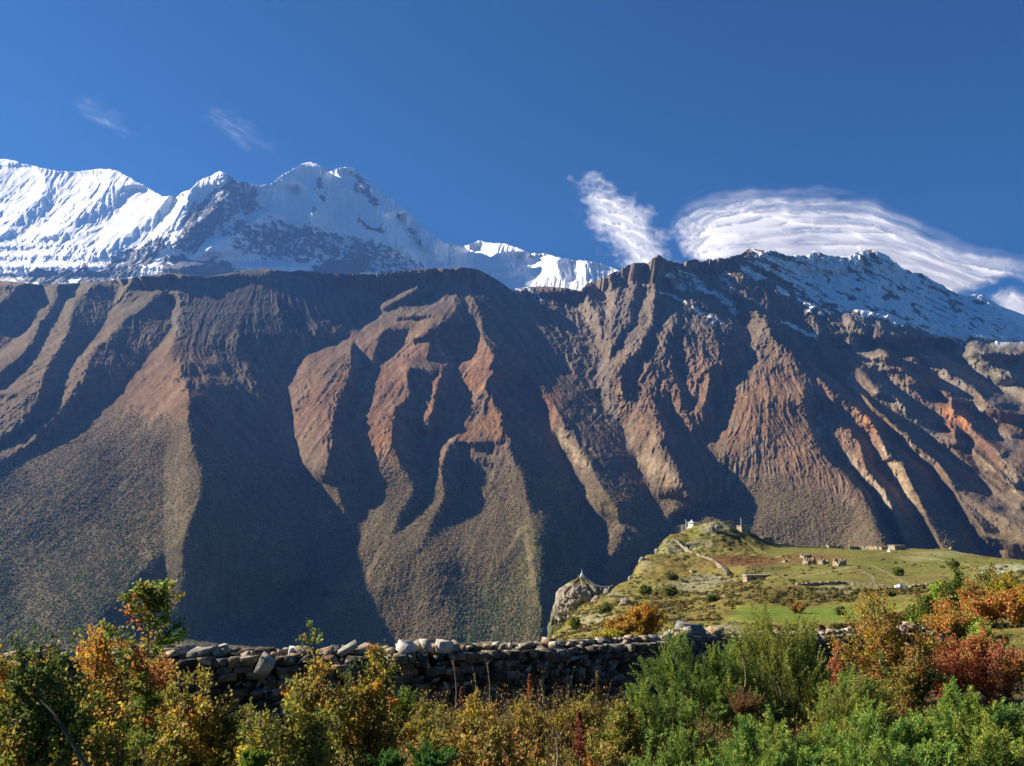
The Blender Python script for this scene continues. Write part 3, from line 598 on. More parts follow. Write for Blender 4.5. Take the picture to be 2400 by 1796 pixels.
# ------------------------------------------------------------------ the near hillside: bank, field, terrace and knoll
HP = {  # picture column: (forward distance, picture row) of the ground
 -300: [(25,1630),(40,1760),(80,1830),(300,1830),(700,1830)],
 1150: [(25,1630),(40,1740),(80,1800),(300,1800),(700,1830)],
 1200: [(25,1600),(40,1560),(80,1528),(110,1535),(160,1620),(300,1800),(700,1830)],
 1250: [(25,1590),(40,1540),(80,1512),(120,1508),(150,1525),(200,1600),(300,1760),(700,1830)],
 1290: [(25,1585),(40,1535),(90,1505),(180,1492),(260,1488),(300,1510),(360,1600),(700,1830)],
 1350: [(25,1580),(40,1528),(90,1500),(180,1468),(260,1445),(320,1430),(350,1440),(400,1500),(700,1780)],
 1400: [(25,1575),(40,1522),(90,1498),(180,1458),(260,1425),(325,1401),(350,1406),(420,1500),(700,1720)],
 1440: [(25,1575),(40,1520),(90,1496),(180,1450),(260,1415),(340,1385),(385,1370),(415,1385),(470,1480),(700,1680)],
 1500: [(25,1570),(40,1518),(90,1495),(180,1448),(260,1408),(340,1380),(420,1340),(455,1306),(475,1330),(530,1420),(700,1640)],
 1560: [(25,1560),(40,1515),(90,1490),(180,1445),(260,1405),(340,1378),(420,1340),(470,1285),(492,1259),(515,1280),(600,1400),(760,1600)],
 1620: [(25,1550),(40,1512),(90,1485),(180,1440),(260,1400),(350,1372),(420,1345),(470,1290),(500,1240),(512,1237),(530,1240),(570,1280),(680,1400),(800,1560)],
 1680: [(25,1545),(40,1503),(95,1470),(180,1432),(260,1395),(330,1370),(400,1352),(460,1300),(500,1226),(510,1223),(530,1225),(600,1290),(700,1400),(800,1520)],
 1740: [(25,1535),(35,1500),(95,1470),(150,1440),(185,1425),(215,1385),(300,1365),(400,1340),(470,1290),(510,1240),(540,1245),(640,1330),(800,1480)],
 1800: [(25,1530),(35,1500),(100,1470),(150,1445),(185,1420),(212,1376),(300,1345),(400,1322),(470,1295),(520,1268),(560,1275),(700,1340),(800,1440)],
 1860: [(25,1530),(35,1500),(100,1472),(150,1448),(185,1422),(212,1374),(300,1340),(400,1315),(500,1285),(540,1279),(580,1290),(720,1350),(800,1400)],
 2000: [(25,1520),(35,1490),(100,1468),(150,1445),(185,1420),(215,1371),(300,1331),(400,1305),(500,1289),(550,1285),(590,1293),(740,1360),(800,1400)],
 2100: [(25,1510),(35,1485),(70,1460),(120,1440),(170,1415),(215,1377),(300,1338),(400,1310),(500,1291),(560,1288),(600,1296),(740,1360),(800,1400)],
 2220: [(25,1485),(50,1440),(100,1415),(160,1395),(215,1374),(300,1335),(400,1308),(500,1288),(530,1287),(600,1300),(740,1360),(800,1400)],
 2340: [(25,1460),(50,1412),(100,1385),(160,1365),(230,1345),(320,1325),(420,1311),(480,1310),(560,1330),(740,1400),(800,1430)],
 2420: [(25,1450),(50,1400),(100,1372),(160,1350),(230,1335),(320,1322),(420,1317),(460,1316),(560,1340),(740,1420),(800,1440)],
 2900: [(25,1430),(50,1380),(100,1340),(160,1320),(230,1310),(320,1305),(420,1305),(460,1310),(560,1340),(740,1420),(800,1440)],
}
def near_z(u, D):
    zz = np.interp(D, [0, 3, 6, 9, 13, 17, 21, 25], [-1.62, -1.72, -2.1, -2.5, -3.02, -3.5, -3.85, -4.3])
    return zz + sstep(1500, 2300, u) * np.interp(D, [0, 4, 10, 25], [0, .05, .25, .75])
HD = np.concatenate([np.linspace(0.5, 25, 110), np.exp(np.linspace(math.log(25.5), math.log(428), 340)), np.linspace(429, 530, 190), np.linspace(533, 800, 60)])
HU = np.linspace(-300, 2900, 900)
def hill_fields():
    cols = sorted(HP); Zc = []
    for c_ in cols:
        d_, r_ = zip(*HP[c_]); d_ = np.array(d_, float); z_ = d_ * ray(0, np.array(r_, float))[1]
        Zc.append(np.interp(np.log(HD), np.log(d_), z_))
    Zc = np.array(Zc)                                   # (ncol, nD)
    # smooth blend between columns
    Z = np.zeros((len(HD), len(HU)))
    j = np.clip(np.searchsorted(cols, HU) - 1, 0, len(cols) - 2)
    t = (HU - np.array(cols)[j]) / (np.array(cols)[j + 1] - np.array(cols)[j])
    Z = (Zc[j] * (1 - t)[:, None] + Zc[j + 1] * t[:, None]).T
    Z = blur(Z, 4)
    nz = near_z(HU[None, :], HD[:, None]); b = sstep(14, 25, HD)[:, None]
    return nz * (1 - b) + Z * b
HZ = hill_fields()
def hill_z(u, D):
    """height of the ground at picture column u and forward distance D"""
    iu = (np.asarray(u, float) + 300) / (HU[1] - HU[0])
    iD = np.interp(D, HD, np.arange(len(HD)))
    return bilin(HZ, np.atleast_1d(iu), np.atleast_1d(iD))
def on_hill(u, v, d0=26.0, d1=620.0):
    """first point of the near hillside met behind picture point u, v"""
    D = np.exp(np.linspace(math.log(d0), math.log(d1), 1500)); z = hill_z(np.full(D.shape, u), D)
    rows = row_of(z / D); hit = np.where(rows <= v)[0]
    i = hit[0] if len(hit) else int(np.argmin(rows))
    x = ray(u, row_of(z[i] / D[i]))[0] * D[i]
    return Vector((float(x), float(D[i]), float(z[i])))
def ground_xy(x, y):
    """ground height under a world position near the camera"""
    z = np.full(np.shape(x), -3.0)
    for _ in range(3):
        yc = (z / y * CP - SP) / (CP + z / y * SP); u = W0 / 2 + FPX * (x / y) * (CP - yc * SP)
        z = hill_z(u, y)
    return z
def build_hill():
    U = np.repeat(HU[None], len(HD), 0); D = np.repeat(HD[:, None], len(HU), 1); Z = HZ.copy()
    X = ray(U, row_of(Z / D))[0] * D
    R = row_of(Z / D)
    n1 = fbm(X / 14, D / 14, 4, 80); n2 = fbm(X / 3, D / 3, 3, 82); n3 = fbm(X / 45, D / 45, 3, 84); n4 = vnoise(X / .9, D / .9, 85)
    far = sstep(22, 60, D)
    knoll = np.exp(-(((X - 115) / 60) ** 2 + ((D - 470) / 60) ** 2))
    flat = sstep(205, 225, D) * sstep(520, 500, D) * sstep(1760, 1830, U) * (1 - sstep(2150, 2300, U) * .5)
    field = sstep(120, 140, D) * sstep(186, 180, D) * sstep(1690, 1740, U) * sstep(2130, 2080, U)
    slopes = far * (1 - .8 * flat) * (1 - .92 * field)
    bump = ridged(X / 5 + n1 * 2, D / 6, 4, 87, .6) - .5
    crg = ridged(X / 9 + n1, D / 9, 4, 89, .6)
    Z = Z + slopes * (2.4 * (n1 - .5) + 1.1 * np.clip(D / 300, .2, 1) * bump + .8 * knoll * (crg - .5) * 4 + 1.6 * knoll * (n2 - .4)) + (1 - far) * .12 * (n2 - .5) * 2
    col = np.zeros(U.shape + (3,)); col[:] = (.19, .18, .05)
    def mix(m, c):
        m = np.clip(m, 0, 1)[..., None]; col[:] = col * (1 - m) + np.array(c) * m
    mix(sstep(.42, .62, n1) * .8, (.17, .12, .05)); mix(sstep(.5, .66, n2) * .6 * (1 - field), (.12, .11, .038)); mix(sstep(.52, .7, n3) * .5, (.19, .16, .06))
    mix(flat * .75, (.175, .165, .055)); mix(flat * sstep(.5, .62, n1) * .6, (.14, .10, .05)); mix(flat * sstep(.6, .5, n3) * .4, (.125, .14, .035))
    mix(field * .95, (.125, .165, .035))
    def stroke(L, wu, wv=None):
        d = dist_lines(U + 6 * (n2 - .5), R + 3 * (n2 - .5), [L], 1.0 if wv is None else wu / wv); return sstep(wu * 1.4, wu * .6, d) * far
    def zone(cx, cy, rx, ry, nn=.6):
        d = np.sqrt(((U - cx) / rx) ** 2 + ((R - cy) / ry) ** 2) + nn * (n1 - .5) * 2 + .5 * (n2 - .5); return sstep(1.2, .7, d) * far
    mix(zone(1740, 1318, 110, 15) * .85, (.11, .05, .032)); mix(zone(1900, 1312, 90, 14) * .6, (.14, .06, .035)); mix(zone(2050, 1283, 130, 5) * .6, (.15, .07, .04)); mix(zone(2090, 1308, 70, 4) * .5, (.14, .085, .04))
    for z_ in [(1690, 1240, 40, 14), (1575, 1280, 24, 20), (1510, 1320, 20, 30), (1650, 1278, 40, 12)]: mix(zone(*z_, nn=1.3) * .55, (.25, .23, .18))
    mix(zone(1720, 1270, 80, 26) * .5, (.1, .085, .035)); mix(zone(1760, 1250, 50, 16) * .6, (.08, .06, .03))
    mix(zone(1660, 1360, 60, 12) * .8, (.24, .22, .18)); mix(zone(1620, 1372, 70, 12) * .7, (.24, .22, .18)); mix(zone(1690, 1395, 60, 10) * .5, (.24, .22, .18))
    mix(zone(1385, 1450, 60, 18, .9) * .6, (.28, .25, .2)); mix(zone(1440, 1400, 30, 12) * .5, (.25, .22, .18)); mix(zone(1700, 1480, 45, 16) * .6, (.2, .19, .16))
    mix(zone(1960, 1385, 50, 10) * .7, (.26, .25, .21)); mix(zone(2360, 1338, 70, 16, .3) * .85, (.27, .27, .22)); mix(zone(2240, 1298, 110, 7, .4) * .6, (.25, .24, .14)); mix(zone(2150, 1310, 60, 6) * .5, (.27, .24, .14))
    mix(zone(1480, 1500, 260, 20, .4) * .6, (.17, .15, .045)); mix(zone(1820, 1395, 130, 22) * .6, (.115, .085, .035)); mix(zone(2050, 1400, 120, 18) * .5, (.11, .09, .035))
    mix(zone(1560, 1340, 90, 22) * .5, (.19, .135, .05)); mix(zone(1560, 1425, 80, 30) * .5, (.15, .12, .035))
    mix(zone(1790, 1335, 50, 12) * .6, (.05, .045, .025))  # shading on the terrace, painted into the turf colour
    for L in [[(1870,1352),(1940,1342),(1990,1331),(2006,1328)], [(2006,1328),(2022,1340),(2045,1352),(2050,1372)], [(2044,1326),(2078,1342),(2105,1358),(2128,1369)], [(2060,1300),(2075,1294),(2084,1292)], [(1800,1312),(1830,1303)], [(1330,1504),(1420,1470)], [(2130,1306),(2200,1312),(2270,1325)]]:
        mix(stroke(L, 1.8, 1.0) * .55, (.33, .29, .2))
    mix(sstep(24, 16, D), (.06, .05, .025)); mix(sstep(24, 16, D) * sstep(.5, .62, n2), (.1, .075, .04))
    col *= (.75 + .5 * n4)[..., None]
    col *= np.array((1.1, 1.13, .92))
    under = np.stack([X[-1], D[-1] + 5, Z[-1] - 150], -1)[None]
    P = np.concatenate([np.stack([X, D, Z], -1), under], 0); col = np.concatenate([col, col[-1:]], 0)
    ob = mesh_obj('hillside', P.reshape(-1, 3), grid_faces(*P.shape[:2]), mat_attr('hillside_turf', .95, .05, nscale=1.2, namt=.35, bump=(.6, .25)), col.reshape(-1, 3), smooth=True)
    tag(ob, 'grassy hillside with terrace, level field and knoll on the near side of the valley', 'hillside', kind='structure')
    # low scrub that dots the slopes
    r = np.random.default_rng(31); n = 60000
    u = r.uniform(1200, 2500, n); D_ = np.exp(r.uniform(math.log(30), math.log(540), n)); 
    z = hill_z(u, D_); row = row_of(z / D_); x = ray(u, row)[0] * D_
    a1 = fbm(x / 14, D_ / 14, 4, 80); a3 = fbm(x / 25, D_ / 25, 3, 88)
    fl = (D_ > 208) * (D_ < 515) * (u > 1790); fi = (D_ > 118) * (D_ < 188) * (u > 1690) * (u < 2130); ny = (D_ < 60)
    emb = (D_ > 186) * (D_ < 214) * (u > 1700)
    p = np.where(fi, .002, np.where(fl, .07 * (a3 > .52), np.where(emb, .85, .16 + .55 * (a3 > .5)))) * np.where(ny, .12, np.where(D_ < 125, .7, 1))
    k = r.random(n) < p; x, D_, z, a1, u, row = x[k], D_[k], z[k], a1[k], u[k], row[k]; n = len(x)
    sl = 1.8 * (a1 - .5) * (1 - .8 * ((D_ > 208) * (u > 1790)))
    rad = (.34 + .85 * r.random(n) ** 2.5) * np.clip(D_ / 200, .5, 1.15); 
    q = 18
    dirs = r.normal(size=(n, q, 3)); dirs[..., 2] = np.abs(dirs[..., 2]); dirs /= np.linalg.norm(dirs, axis=-1, keepdims=True)
    Pc = np.stack([x, D_, z + sl], -1)[:, None] + dirs * rad[:, None, None] * r.uniform(.5, 1.05, (n, q, 1)) * np.array((1, 1, .8))
    ax = np.cross(dirs, r.normal(size=dirs.shape)); ax /= np.linalg.norm(ax, axis=-1, keepdims=True); bx = np.cross(dirs, ax)
    s_ = (rad * .34)[:, None, None]
    Q = np.stack([Pc - ax * s_, Pc - bx * s_ * .7, Pc + ax * s_, Pc + bx * s_ * .7], 2)
    pal = np.array([(.17, .18, .05), (.2, .15, .05), (.10, .14, .045), (.24, .185, .055), (.26, .1, .05), (.15, .12, .055)])
    w = r.choice(6, n, p=[.27, .25, .16, .14, .06, .12]); red = (u > 1630) & (u < 1860) & (row > 1303) & (row < 1332); w = np.where(red, 4, w)
    cc = pal[w][:, None] * r.uniform(.4, 1.0, (n, q, 1)); cc = np.repeat(cc[:, :, None], 4, 2)
    ob = mesh_obj('hillside_shrubbery', Q.reshape(-1, 3), np.arange(n * q * 4).reshape(-1, 4), mat_attr('scrub_leaves', .9, .1, trans=.25), cc.reshape(-1, 3))
    tag(ob, 'low brown and green scrub dotting the slopes of the near hillside', 'shrubs', kind='stuff')
build_hill()
# ------------------------------------------------------------------ rock tower, shrines, ruins and walls on the near hillside
def bm_box(bm, c, s, rz=0.0, taper=1.0):
    r = bmesh.ops.create_cube(bm, size=1.0); R = Matrix.Rotation(rz, 3, 'Z')
    for v in r['verts']:
        k = taper if v.co.z > 0 else 1.0
        v.co = R @ Vector((v.co.x * s[0] * k, v.co.y * s[1] * k, v.co.z * s[2])) + Vector(c)
def bm_lathe(bm, prof, c, seg=16):
    rings = []
    for r, z in prof: rings.append([bm.verts.new((c[0] + r * math.cos(6.2832 * i / seg), c[1] + r * math.sin(6.2832 * i / seg), c[2] + z)) for i in range(seg)])
    for a, b in zip(rings[:-1], rings[1:]):
        for i in range(seg): bm.faces.new((a[i], a[(i + 1) % seg], b[(i + 1) % seg], b[i]))
    bm.faces.new(rings[-1]); bm.faces.new(rings[0][::-1])
def bm_obj(name, bm, mat, parent=None, bevel=0.0):
    me = bpy.data.meshes.new(name); bmesh.ops.recalc_face_normals(bm, faces=bm.faces[:]); bm.to_mesh(me); bm.free(); me.materials.append(mat)
    o = link(bpy.data.objects.new(name, me), parent)
    if bevel: m = o.modifiers.new('edge', 'BEVEL'); m.width = bevel; m.segments = 1
    return o
white = mat_plain('whitewash', (.78, .77, .74), nscale=1.5, namt=.06)
stone_m = mat_plain('field_stone', (.33, .275, .195), nscale=2.2, namt=.45, bump=(.8, .1))
roof_m = mat_plain('earth_roof', (.3, .27, .22), nscale=1.5, namt=.3)
dark_m = mat_plain('doorway_dark', (.03, .026, .022), nscale=2, namt=.2)
cloth_m = mat_plain('flag_cloth', (.8, .8, .78), nscale=3, namt=.05)
pole_m = mat_plain('pole_wood', (.3, .26, .2), nscale=6, namt=.2)
timber_m = mat_plain('timber', (.16, .11, .07), nscale=5, namt=.2)

def rock_tower():
    rows = [1354,1358,1362,1367,1372,1378,1383,1393,1402,1409,1420,1430,1445,1459,1470,1481,1490,1505,1540]
    xl = [1358,1350,1343,1335,1327,1318,1311,1308,1306,1304,1301,1299,1296,1292,1290,1289,1288,1285,1280]
    xr = [1364,1371,1378,1389,1399,1406,1411,1415,1416,1416,1415,1413,1410,1408,1406,1404,1402,1400,1400]
    D0 = 352.0; nr, nc = 150, 200
    rv = np.linspace(1354, 1540, nr); a = np.linspace(0, 2 * np.pi, nc + 1)[:-1]
    L = np.interp(rv, rows, xl); Rr = np.interp(rv, rows, xr)
    cx = (L + Rr) / 2; rx = (Rr - L) / 2
    V = np.zeros((nr, nc, 3)); px = D0 / FPX
    A = a[None]; ca, sa = np.cos(A), np.sin(A); pw = .75
    ex = np.sign(ca) * np.abs(ca) ** pw; ey = np.sign(sa) * np.abs(sa) ** pw
    crk = ridged(ca * 4 + sa * 2.5 + 20, rv[:, None] / 34 + 2 * sa, 4, 90, .62); crk2 = fbm(ca * 3.4 + 7, rv[:, None] / 15 + sa * 3, 5, 94, .6)
    k = 1 + .55 * (crk2 - .5) - .34 * sstep(.68, .92, crk)
    rr = rx[:, None] * px
    X = ray(cx, rv)[0][:, None] * D0 + rr * ex * (1 + (k - 1) * np.abs(sa) ** .5); Y = D0 + rr * 1.05 * ey * k
    Z = (ray(0, rv)[1] * D0)[:, None] + 0 * A + .6 * (crk2 - .5)
    V = np.stack([X, Y, Z], -1)
    n = fbm(X / 3, Z / 3, 4, 92); n2 = vnoise(X / .8, Z / .8, 93)
    col = np.array((.27, .235, .175)) * (.45 + 1.0 * n)[..., None] * (.7 + .5 * n2)[..., None]
    grass = sstep(1372, 1360, rv[:, None] + 16 * (n - .5))[..., None]
    col = col * (1 - grass) + np.array((.14, .12, .045)) * grass
    ledge = (sstep(.55, .66, fbm(X / 5, Z / 4, 3, 95)) * sstep(1400, 1430, rv)[:, None] * .8)[..., None]; col = col * (1 - ledge) + np.array((.075, .085, .03)) * ledge
    i = np.arange(nr * nc).reshape(nr, nc); j = np.roll(i, -1, 1)
    F = np.stack([i[:-1].ravel(), i[1:].ravel(), j[1:].ravel(), j[:-1].ravel()], 1)
    o = mesh_obj('rock_tower', V.reshape(-1, 3), F, mat_attr('tower_rock', .95, .1, nscale=.9, namt=.25, bump=(.7, .4)), col.reshape(-1, 3), smooth=False)
    tag(o, 'tall pale rock tower with a tiny shrine on its grassy top', 'rock')
    top = Vector((float(ray(1364, 1355)[0] * D0), D0, float(ray(0, 1356)[1] * D0)))
    # shrine
    t = empty('chorten', top); tag(t, 'small white pointed shrine on top of the rock tower', 'shrine')
    bm = bmesh.new(); bm_box(bm, (0, 0, .35), (1.9, 1.9, 1.0)); bm_box(bm, (0, 0, 1.05), (1.4, 1.4, .45)); o = bm_obj('base', bm, white, t)
    bm = bmesh.new(); bm_lathe(bm, [(.55, 1.25), (.7, 1.5), (.6, 1.9), (.3, 2.1)], (0, 0, 0)); bm_obj('dome', bm, white, t)
    bm = bmesh.new(); bm_lathe(bm, [(.24, 2.1), (.2, 2.6), (.08, 3.4), (.03, 4.4)], (0, 0, 0), 8); bm_obj('spire', bm, white, t)
    pb = Vector((float(ray(1354, 1356)[0] * D0), D0 - .5, top.z - .2)); t = empty('flag_pole', pb); tag(t, 'thin flag pole beside the shrine on the rock tower', 'flag pole')
    bm = bmesh.new(); bm_lathe(bm, [(.09, -.5), (.06, 2.0)], (0, 0, 0), 6); bm_obj('pole', bm, pole_m, t)
    bm = bmesh.new(); bm_box(bm, (.2, 0, 1.3), (.3, .03, .8)); bm_obj('flag', bm, cloth_m, t)
    # string of prayer flags from the shrine down to the slope
    e = at(1436, 1371.5, 378.0); s = top + Vector((0, 0, 2.3)); Vv = []; F = []
    bm = bmesh.new(); n = 44
    pts = []
    for q in range(n + 1):
        f = q / n; p = s.lerp(e, f); p.z -= 4 * 2.6 * f * (1 - f); pts.append(p)
    for q in range(n):
        p0, p1 = pts[q], pts[q + 1]; h = .34 if q % 4 else .12
        vs = [bm.verts.new(p) for p in (p0 + Vector((0, .02, .05)), p1 + Vector((0, .02, .05)), p1 - Vector((0, .02, h)), p0 - Vector((0, .02, h)))]; bm.faces.new(vs)
    o = bm_obj('prayer_flag_line', bm, cloth_m); so = o.modifiers.new('cloth', 'SOLIDIFY'); so.thickness = .05
    tag(o, 'sagging line of white prayer flags from the rock tower to the slope', 'prayer flags')
rock_tower()

def chorten(u, v, h, label, D=None):
    p = on_hill(u, v) if D is None else at(u, v, D)
    t = empty('chorten', p, math.radians(-38)); tag(t, label, 'shrine')
    bm = bmesh.new(); bm_box(bm, (0, 0, -.05 * h), (1.22 * h * .8, 1.22 * h * .8, .34 * h)); bm_obj('base', bm, white, t, .03 * h)
    bm = bmesh.new(); bm_box(bm, (0, 0, .4 * h), (.78 * h, .78 * h, .62 * h), 0, .94); bm_obj('body', bm, white, t, .02 * h)
    bm = bmesh.new(); bm_box(bm, (0, 0, .74 * h), (.9 * h, .9 * h, .07 * h)); bm_box(bm, (0, 0, .82 * h), (.56 * h, .56 * h, .12 * h), 0, .7); bm_obj('cornice', bm, roof_m if h < 0 else white, t)
    bm = bmesh.new(); bm_lathe(bm, [(.16 * h, .87 * h), (.1 * h, .96 * h), (.03 * h, 1.14 * h)], (0, 0, 0), 8); bm_obj('spire', bm, white, t)
    return p
chorten(1622, 1238, 5.0, 'large bright white chorten on the summit of the knoll')
chorten(2084, 1294, 2.0, 'small white chorten on the level terrace in front of the far ruins')

def flag_pole(u, v, h, label, flag=True):
    p = on_hill(u, v); t = empty('flag_pole', p - Vector((0, 0, .2))); tag(t, label, 'flag pole', 'prayer flag poles on the knoll')
    bm = bmesh.new(); bm_lathe(bm, [(.13, -.6), (.09, h)], (0, 0, 0), 6); bm_obj('pole', bm, pole_m if h > 5 and not flag else cloth_m, t)
    if flag:
        bm = bmesh.new(); n = 14
        for i in range(n):
            z0, z1 = h * (.15 + .83 * i / n), h * (.15 + .83 * (i + 1) / n)
            w0, w1 = .45 + .25 * math.sin(i * 1.3), .45 + .25 * math.sin((i + 1) * 1.3); y0, y1 = .2 * math.sin(i * .9), .2 * math.sin((i + 1) * .9)
            vs = [bm.verts.new(c) for c in ((.08, 0, z0), (w0 + .1, y0, z0 - .1), (w1 + .1, y1, z1 - .1), (.08, 0, z1))]; bm.faces.new(vs)
        o = bm_obj('flag', bm, cloth_m, t); so = o.modifiers.new('cloth', 'SOLIDIFY'); so.thickness = .04
flag_pole(1599, 1238, 5.8, 'shorter tall white prayer flag pole left of the white chorten')
flag_pole(1608, 1236, 7.8, 'taller white prayer flag pole next to the white chorten')
flag_pole(1737, 1236, 7.5, 'white prayer flag pole behind the ruined house on the knoll')

def ruin(u, v, w, d, h, rz, label, roof=True, name='stone_house', door=True, cat='house'):
    """roofed or broken stone house: four butted walls, roof slab, doorway and window"""
    p = on_hill(u, v); t = empty(name, p, rz); tag(t, label, cat, 'ruined stone houses on the hillside')
    th = .5; rr = random.Random(int(u * 7 + v)); base = 1.2
    def wall(nm, cx, cy, sx, sy):
        bm = bmesh.new(); n = 7
        for i in range(n):
            hh = h * (1 if roof else rr.uniform(.3, 1.0)); f = (i + .5) / n - .5
            if sx > sy: bm_box(bm, (cx + f * sx, cy, (hh - base) / 2), (sx / n - .004, sy, hh + base))
            else: bm_box(bm, (cx, cy + f * sy, (hh - base) / 2), (sx, sy / n - .004, hh + base))
        bm_obj(nm, bm, stone_m, t)
    wall('wall', 0, -d / 2 + th / 2, w, th); wall('wall', 0, d / 2 - th / 2, w, th)
    wall('wall', -w / 2 + th / 2, 0, th, d - 2 * th - .01); wall('wall', w / 2 - th / 2, 0, th, d - 2 * th - .01)
    if roof:
        bm = bmesh.new(); bm_box(bm, (0, 0, h + .14), (w + .7, d + .7, .26)); bm_box(bm, (0, 0, h + .34), (w + .3, d + .3, .14)); bm_obj('roof', bm, roof_m, t)
    if door:
        bm = bmesh.new(); bm_box(bm, (w * .2, -d / 2 - .02, .75), (.9, .1, 1.7)); bm_obj('door', bm, dark_m, t)
        bm = bmesh.new(); bm_box(bm, (-w * .2, -d / 2 - .02, h * .6), (.7, .1, .6)); bm_obj('window', bm, dark_m, t)
RZ = math.radians(17)
ruin(1744, 1250, 7, 5.5, 4.2, RZ, 'tall flat roofed stone house with sunlit gable just right of the knoll summit')
ruin(1796, 1270, 8, 5, 2.6, RZ, 'low flat roofed stone house on the right shoulder of the knoll')
ruin(1772, 1360, 8.5, 3.2, 1.5, math.radians(10), 'long low shed with sunlit end wall at the terrace edge')
ruin(1695, 1226, 13, 3.5, 2.0, 0, 'broken tan wall remains crowning the knoll summit', False, 'ruined_house', False, 'ruin')
ruin(1845, 1279, 9, 4, 1.9, 0, 'low sunlit ruin behind the terrace just right of the knoll', False, 'ruined_house', False, 'ruin')
ruin(1955, 1286, 9, 5, 2.7, 0, 'square roofless stone house at the middle of the far terrace edge', False, 'ruined_house', True, 'ruin')
ruin(2074, 1289, 6.5, 5, 2.7, 0, 'roofless stone house immediately behind the small white chorten', False, 'ruined_house', True, 'ruin')
ruin(2103, 1290, 8.5, 6, 3.0, math.radians(14), 'tan stone house right of the small white chorten', True)
ruin(1897, 1322, 4.5, 3.5, 3.0, RZ, 'broken stone house standing in red scrub on the near side of the terrace', False, 'ruined_house', True, 'ruin')
ruin(1889, 1308, 5, 3.5, 2.3, RZ, 'upper ruin with window gaps above the broken house in red scrub', False, 'ruined_house', True, 'ruin')
ruin(1930, 1322, 3.5, 3, 2.2, RZ, 'small upright wall stub in scrub between two terrace ruins', False, 'ruined_house', False, 'ruin')
ruin(1968, 1326, 4, 3.5, 3.0, RZ, 'round shouldered ruin at the right end of the terrace ruins', False, 'ruined_house', False, 'ruin')
ruin(1843, 1318, 3.5, 2.5, 1.7, RZ, 'pale ruined corner left of the terrace ruins', False, 'ruined_house', False, 'ruin')
ruin(1628, 1342, 5, 3, 1.3, RZ, 'small sheepfold of piled stones below the diagonal field wall', False, 'stone_pen', False, 'pen')

def field_wall(pts, h, wd, label, group=None, grey=False):
    """rubble wall that follows the ground"""
    P = [on_hill(u, v) for u, v in pts]; bm = bmesh.new(); rr = random.Random(len(pts) * 13 + int(pts[0][0]))
    for a, b in zip(P[:-1], P[1:]):
        L = (b - a).length; n = max(1, int(L / 1.1)); rz = math.atan2(b.y - a.y, b.x - a.x)
        for i in range(n):
            f = (i + .5) / n; c = a.lerp(b, f); uu = c.x; hh = h * rr.uniform(.75, 1.2)
            bm_box(bm, (c.x + rr.uniform(-.08, .08), c.y + rr.uniform(-.12, .12), c.z + hh / 2 - .5), (L / n * rr.uniform(.85, .99), wd * rr.uniform(.8, 1.15), hh + 1.0), rz + rr.uniform(-.1, .1), rr.uniform(.8, 1))
    o = bm_obj('field_wall', bm, stone_m); tag(o, label, 'wall', 'dry stone field walls'); return o
field_wall([(1581,1272),(1590,1278),(1602,1287),(1620,1300),(1640,1308),(1660,1315),(1675,1322),(1690,1333),(1699,1342),(1706,1351)], 2.3, 1.1, 'long rubble field wall running diagonally down the knoll')
field_wall([(1866,1375),(1900,1374),(1930,1372),(1980,1371),(2030,1375),(2060,1378),(2090,1380)], .9, .9, 'low pale rubble wall along the lip of the terrace left of the tarpaulin shelter')
field_wall([(2132,1378),(2160,1376),(2180,1375),(2230,1376)], .8, .9, 'low rubble wall along the terrace lip right of the tarpaulin shelter')
field_wall([(1990,1288),(2010,1288),(2035,1289),(2058,1290)], 2.2, .9, 'long tan stone wall along the far edge of the terrace')
field_wall([(1800,1272),(1822,1277),(1860,1283),(1900,1285),(1938,1286)], 1.0, .8, 'broken wall line linking the knoll to the far terrace ruins')

def cairn():
    p = on_hill(2229, 1290); t = empty('cairn', p); tag(t, 'square stone cairn with short pole on the terrace skyline', 'cairn')
    bm = bmesh.new(); bm_box(bm, (0, 0, .4), (2.4, 2.4, 1.7), .2, .9); bm_box(bm, (0, 0, 1.5), (1.9, 1.9, .7), .5, .8); bm_obj('stone_base', bm, stone_m, t)
    bm = bmesh.new(); bm_lathe(bm, [(.08, 1.5), (.06, 3.0)], (.3, 0, 0), 6); bm_obj('pole', bm, pole_m, t)
cairn()
def shelter():
    p = on_hill(2113, 1381); p.z += .1; t = empty('tarpaulin_shelter', p, math.radians(-12)); tag(t, 'blue and white tarpaulin shelter on the lip of the grassy terrace', 'shelter')
    blue = mat_plain('blue_tarpaulin', (.08, .2, .34), nscale=2, namt=.15); 
    def tent(nm, x0, x1, m, h0, h1):
        bm = bmesh.new(); a = []
        for x, h in ((x0, h0), ((x0 + x1) / 2, (h0 + h1) / 2 - .12), (x1, h1)):
            a.append([bm.verts.new(c) for c in ((x, -.75, -.3), (x, -.6, h * .45), (x, 0, h), (x, .75, -.3))])
        for r0, r1 in zip(a[:-1], a[1:]):
            for i in range(3): bm.faces.new((r0[i], r1[i], r1[i + 1], r0[i + 1]))
        bm.faces.new(a[0]); bm.faces.new(a[-1][::-1]); bm_obj(nm, bm, m, t)
    tent('white_cover', -1.7, -.35, white, .85, 1.25); tent('blue_cover', -.345, .95, blue, 1.2, .9); tent('white_flap', .955, 1.6, white, .8, .5)
    bm = bmesh.new(); bm_box(bm, (.3, -.72, .06), (1.2, .12, .5)); bm_obj('opening', bm, dark_m, t)
shelter()
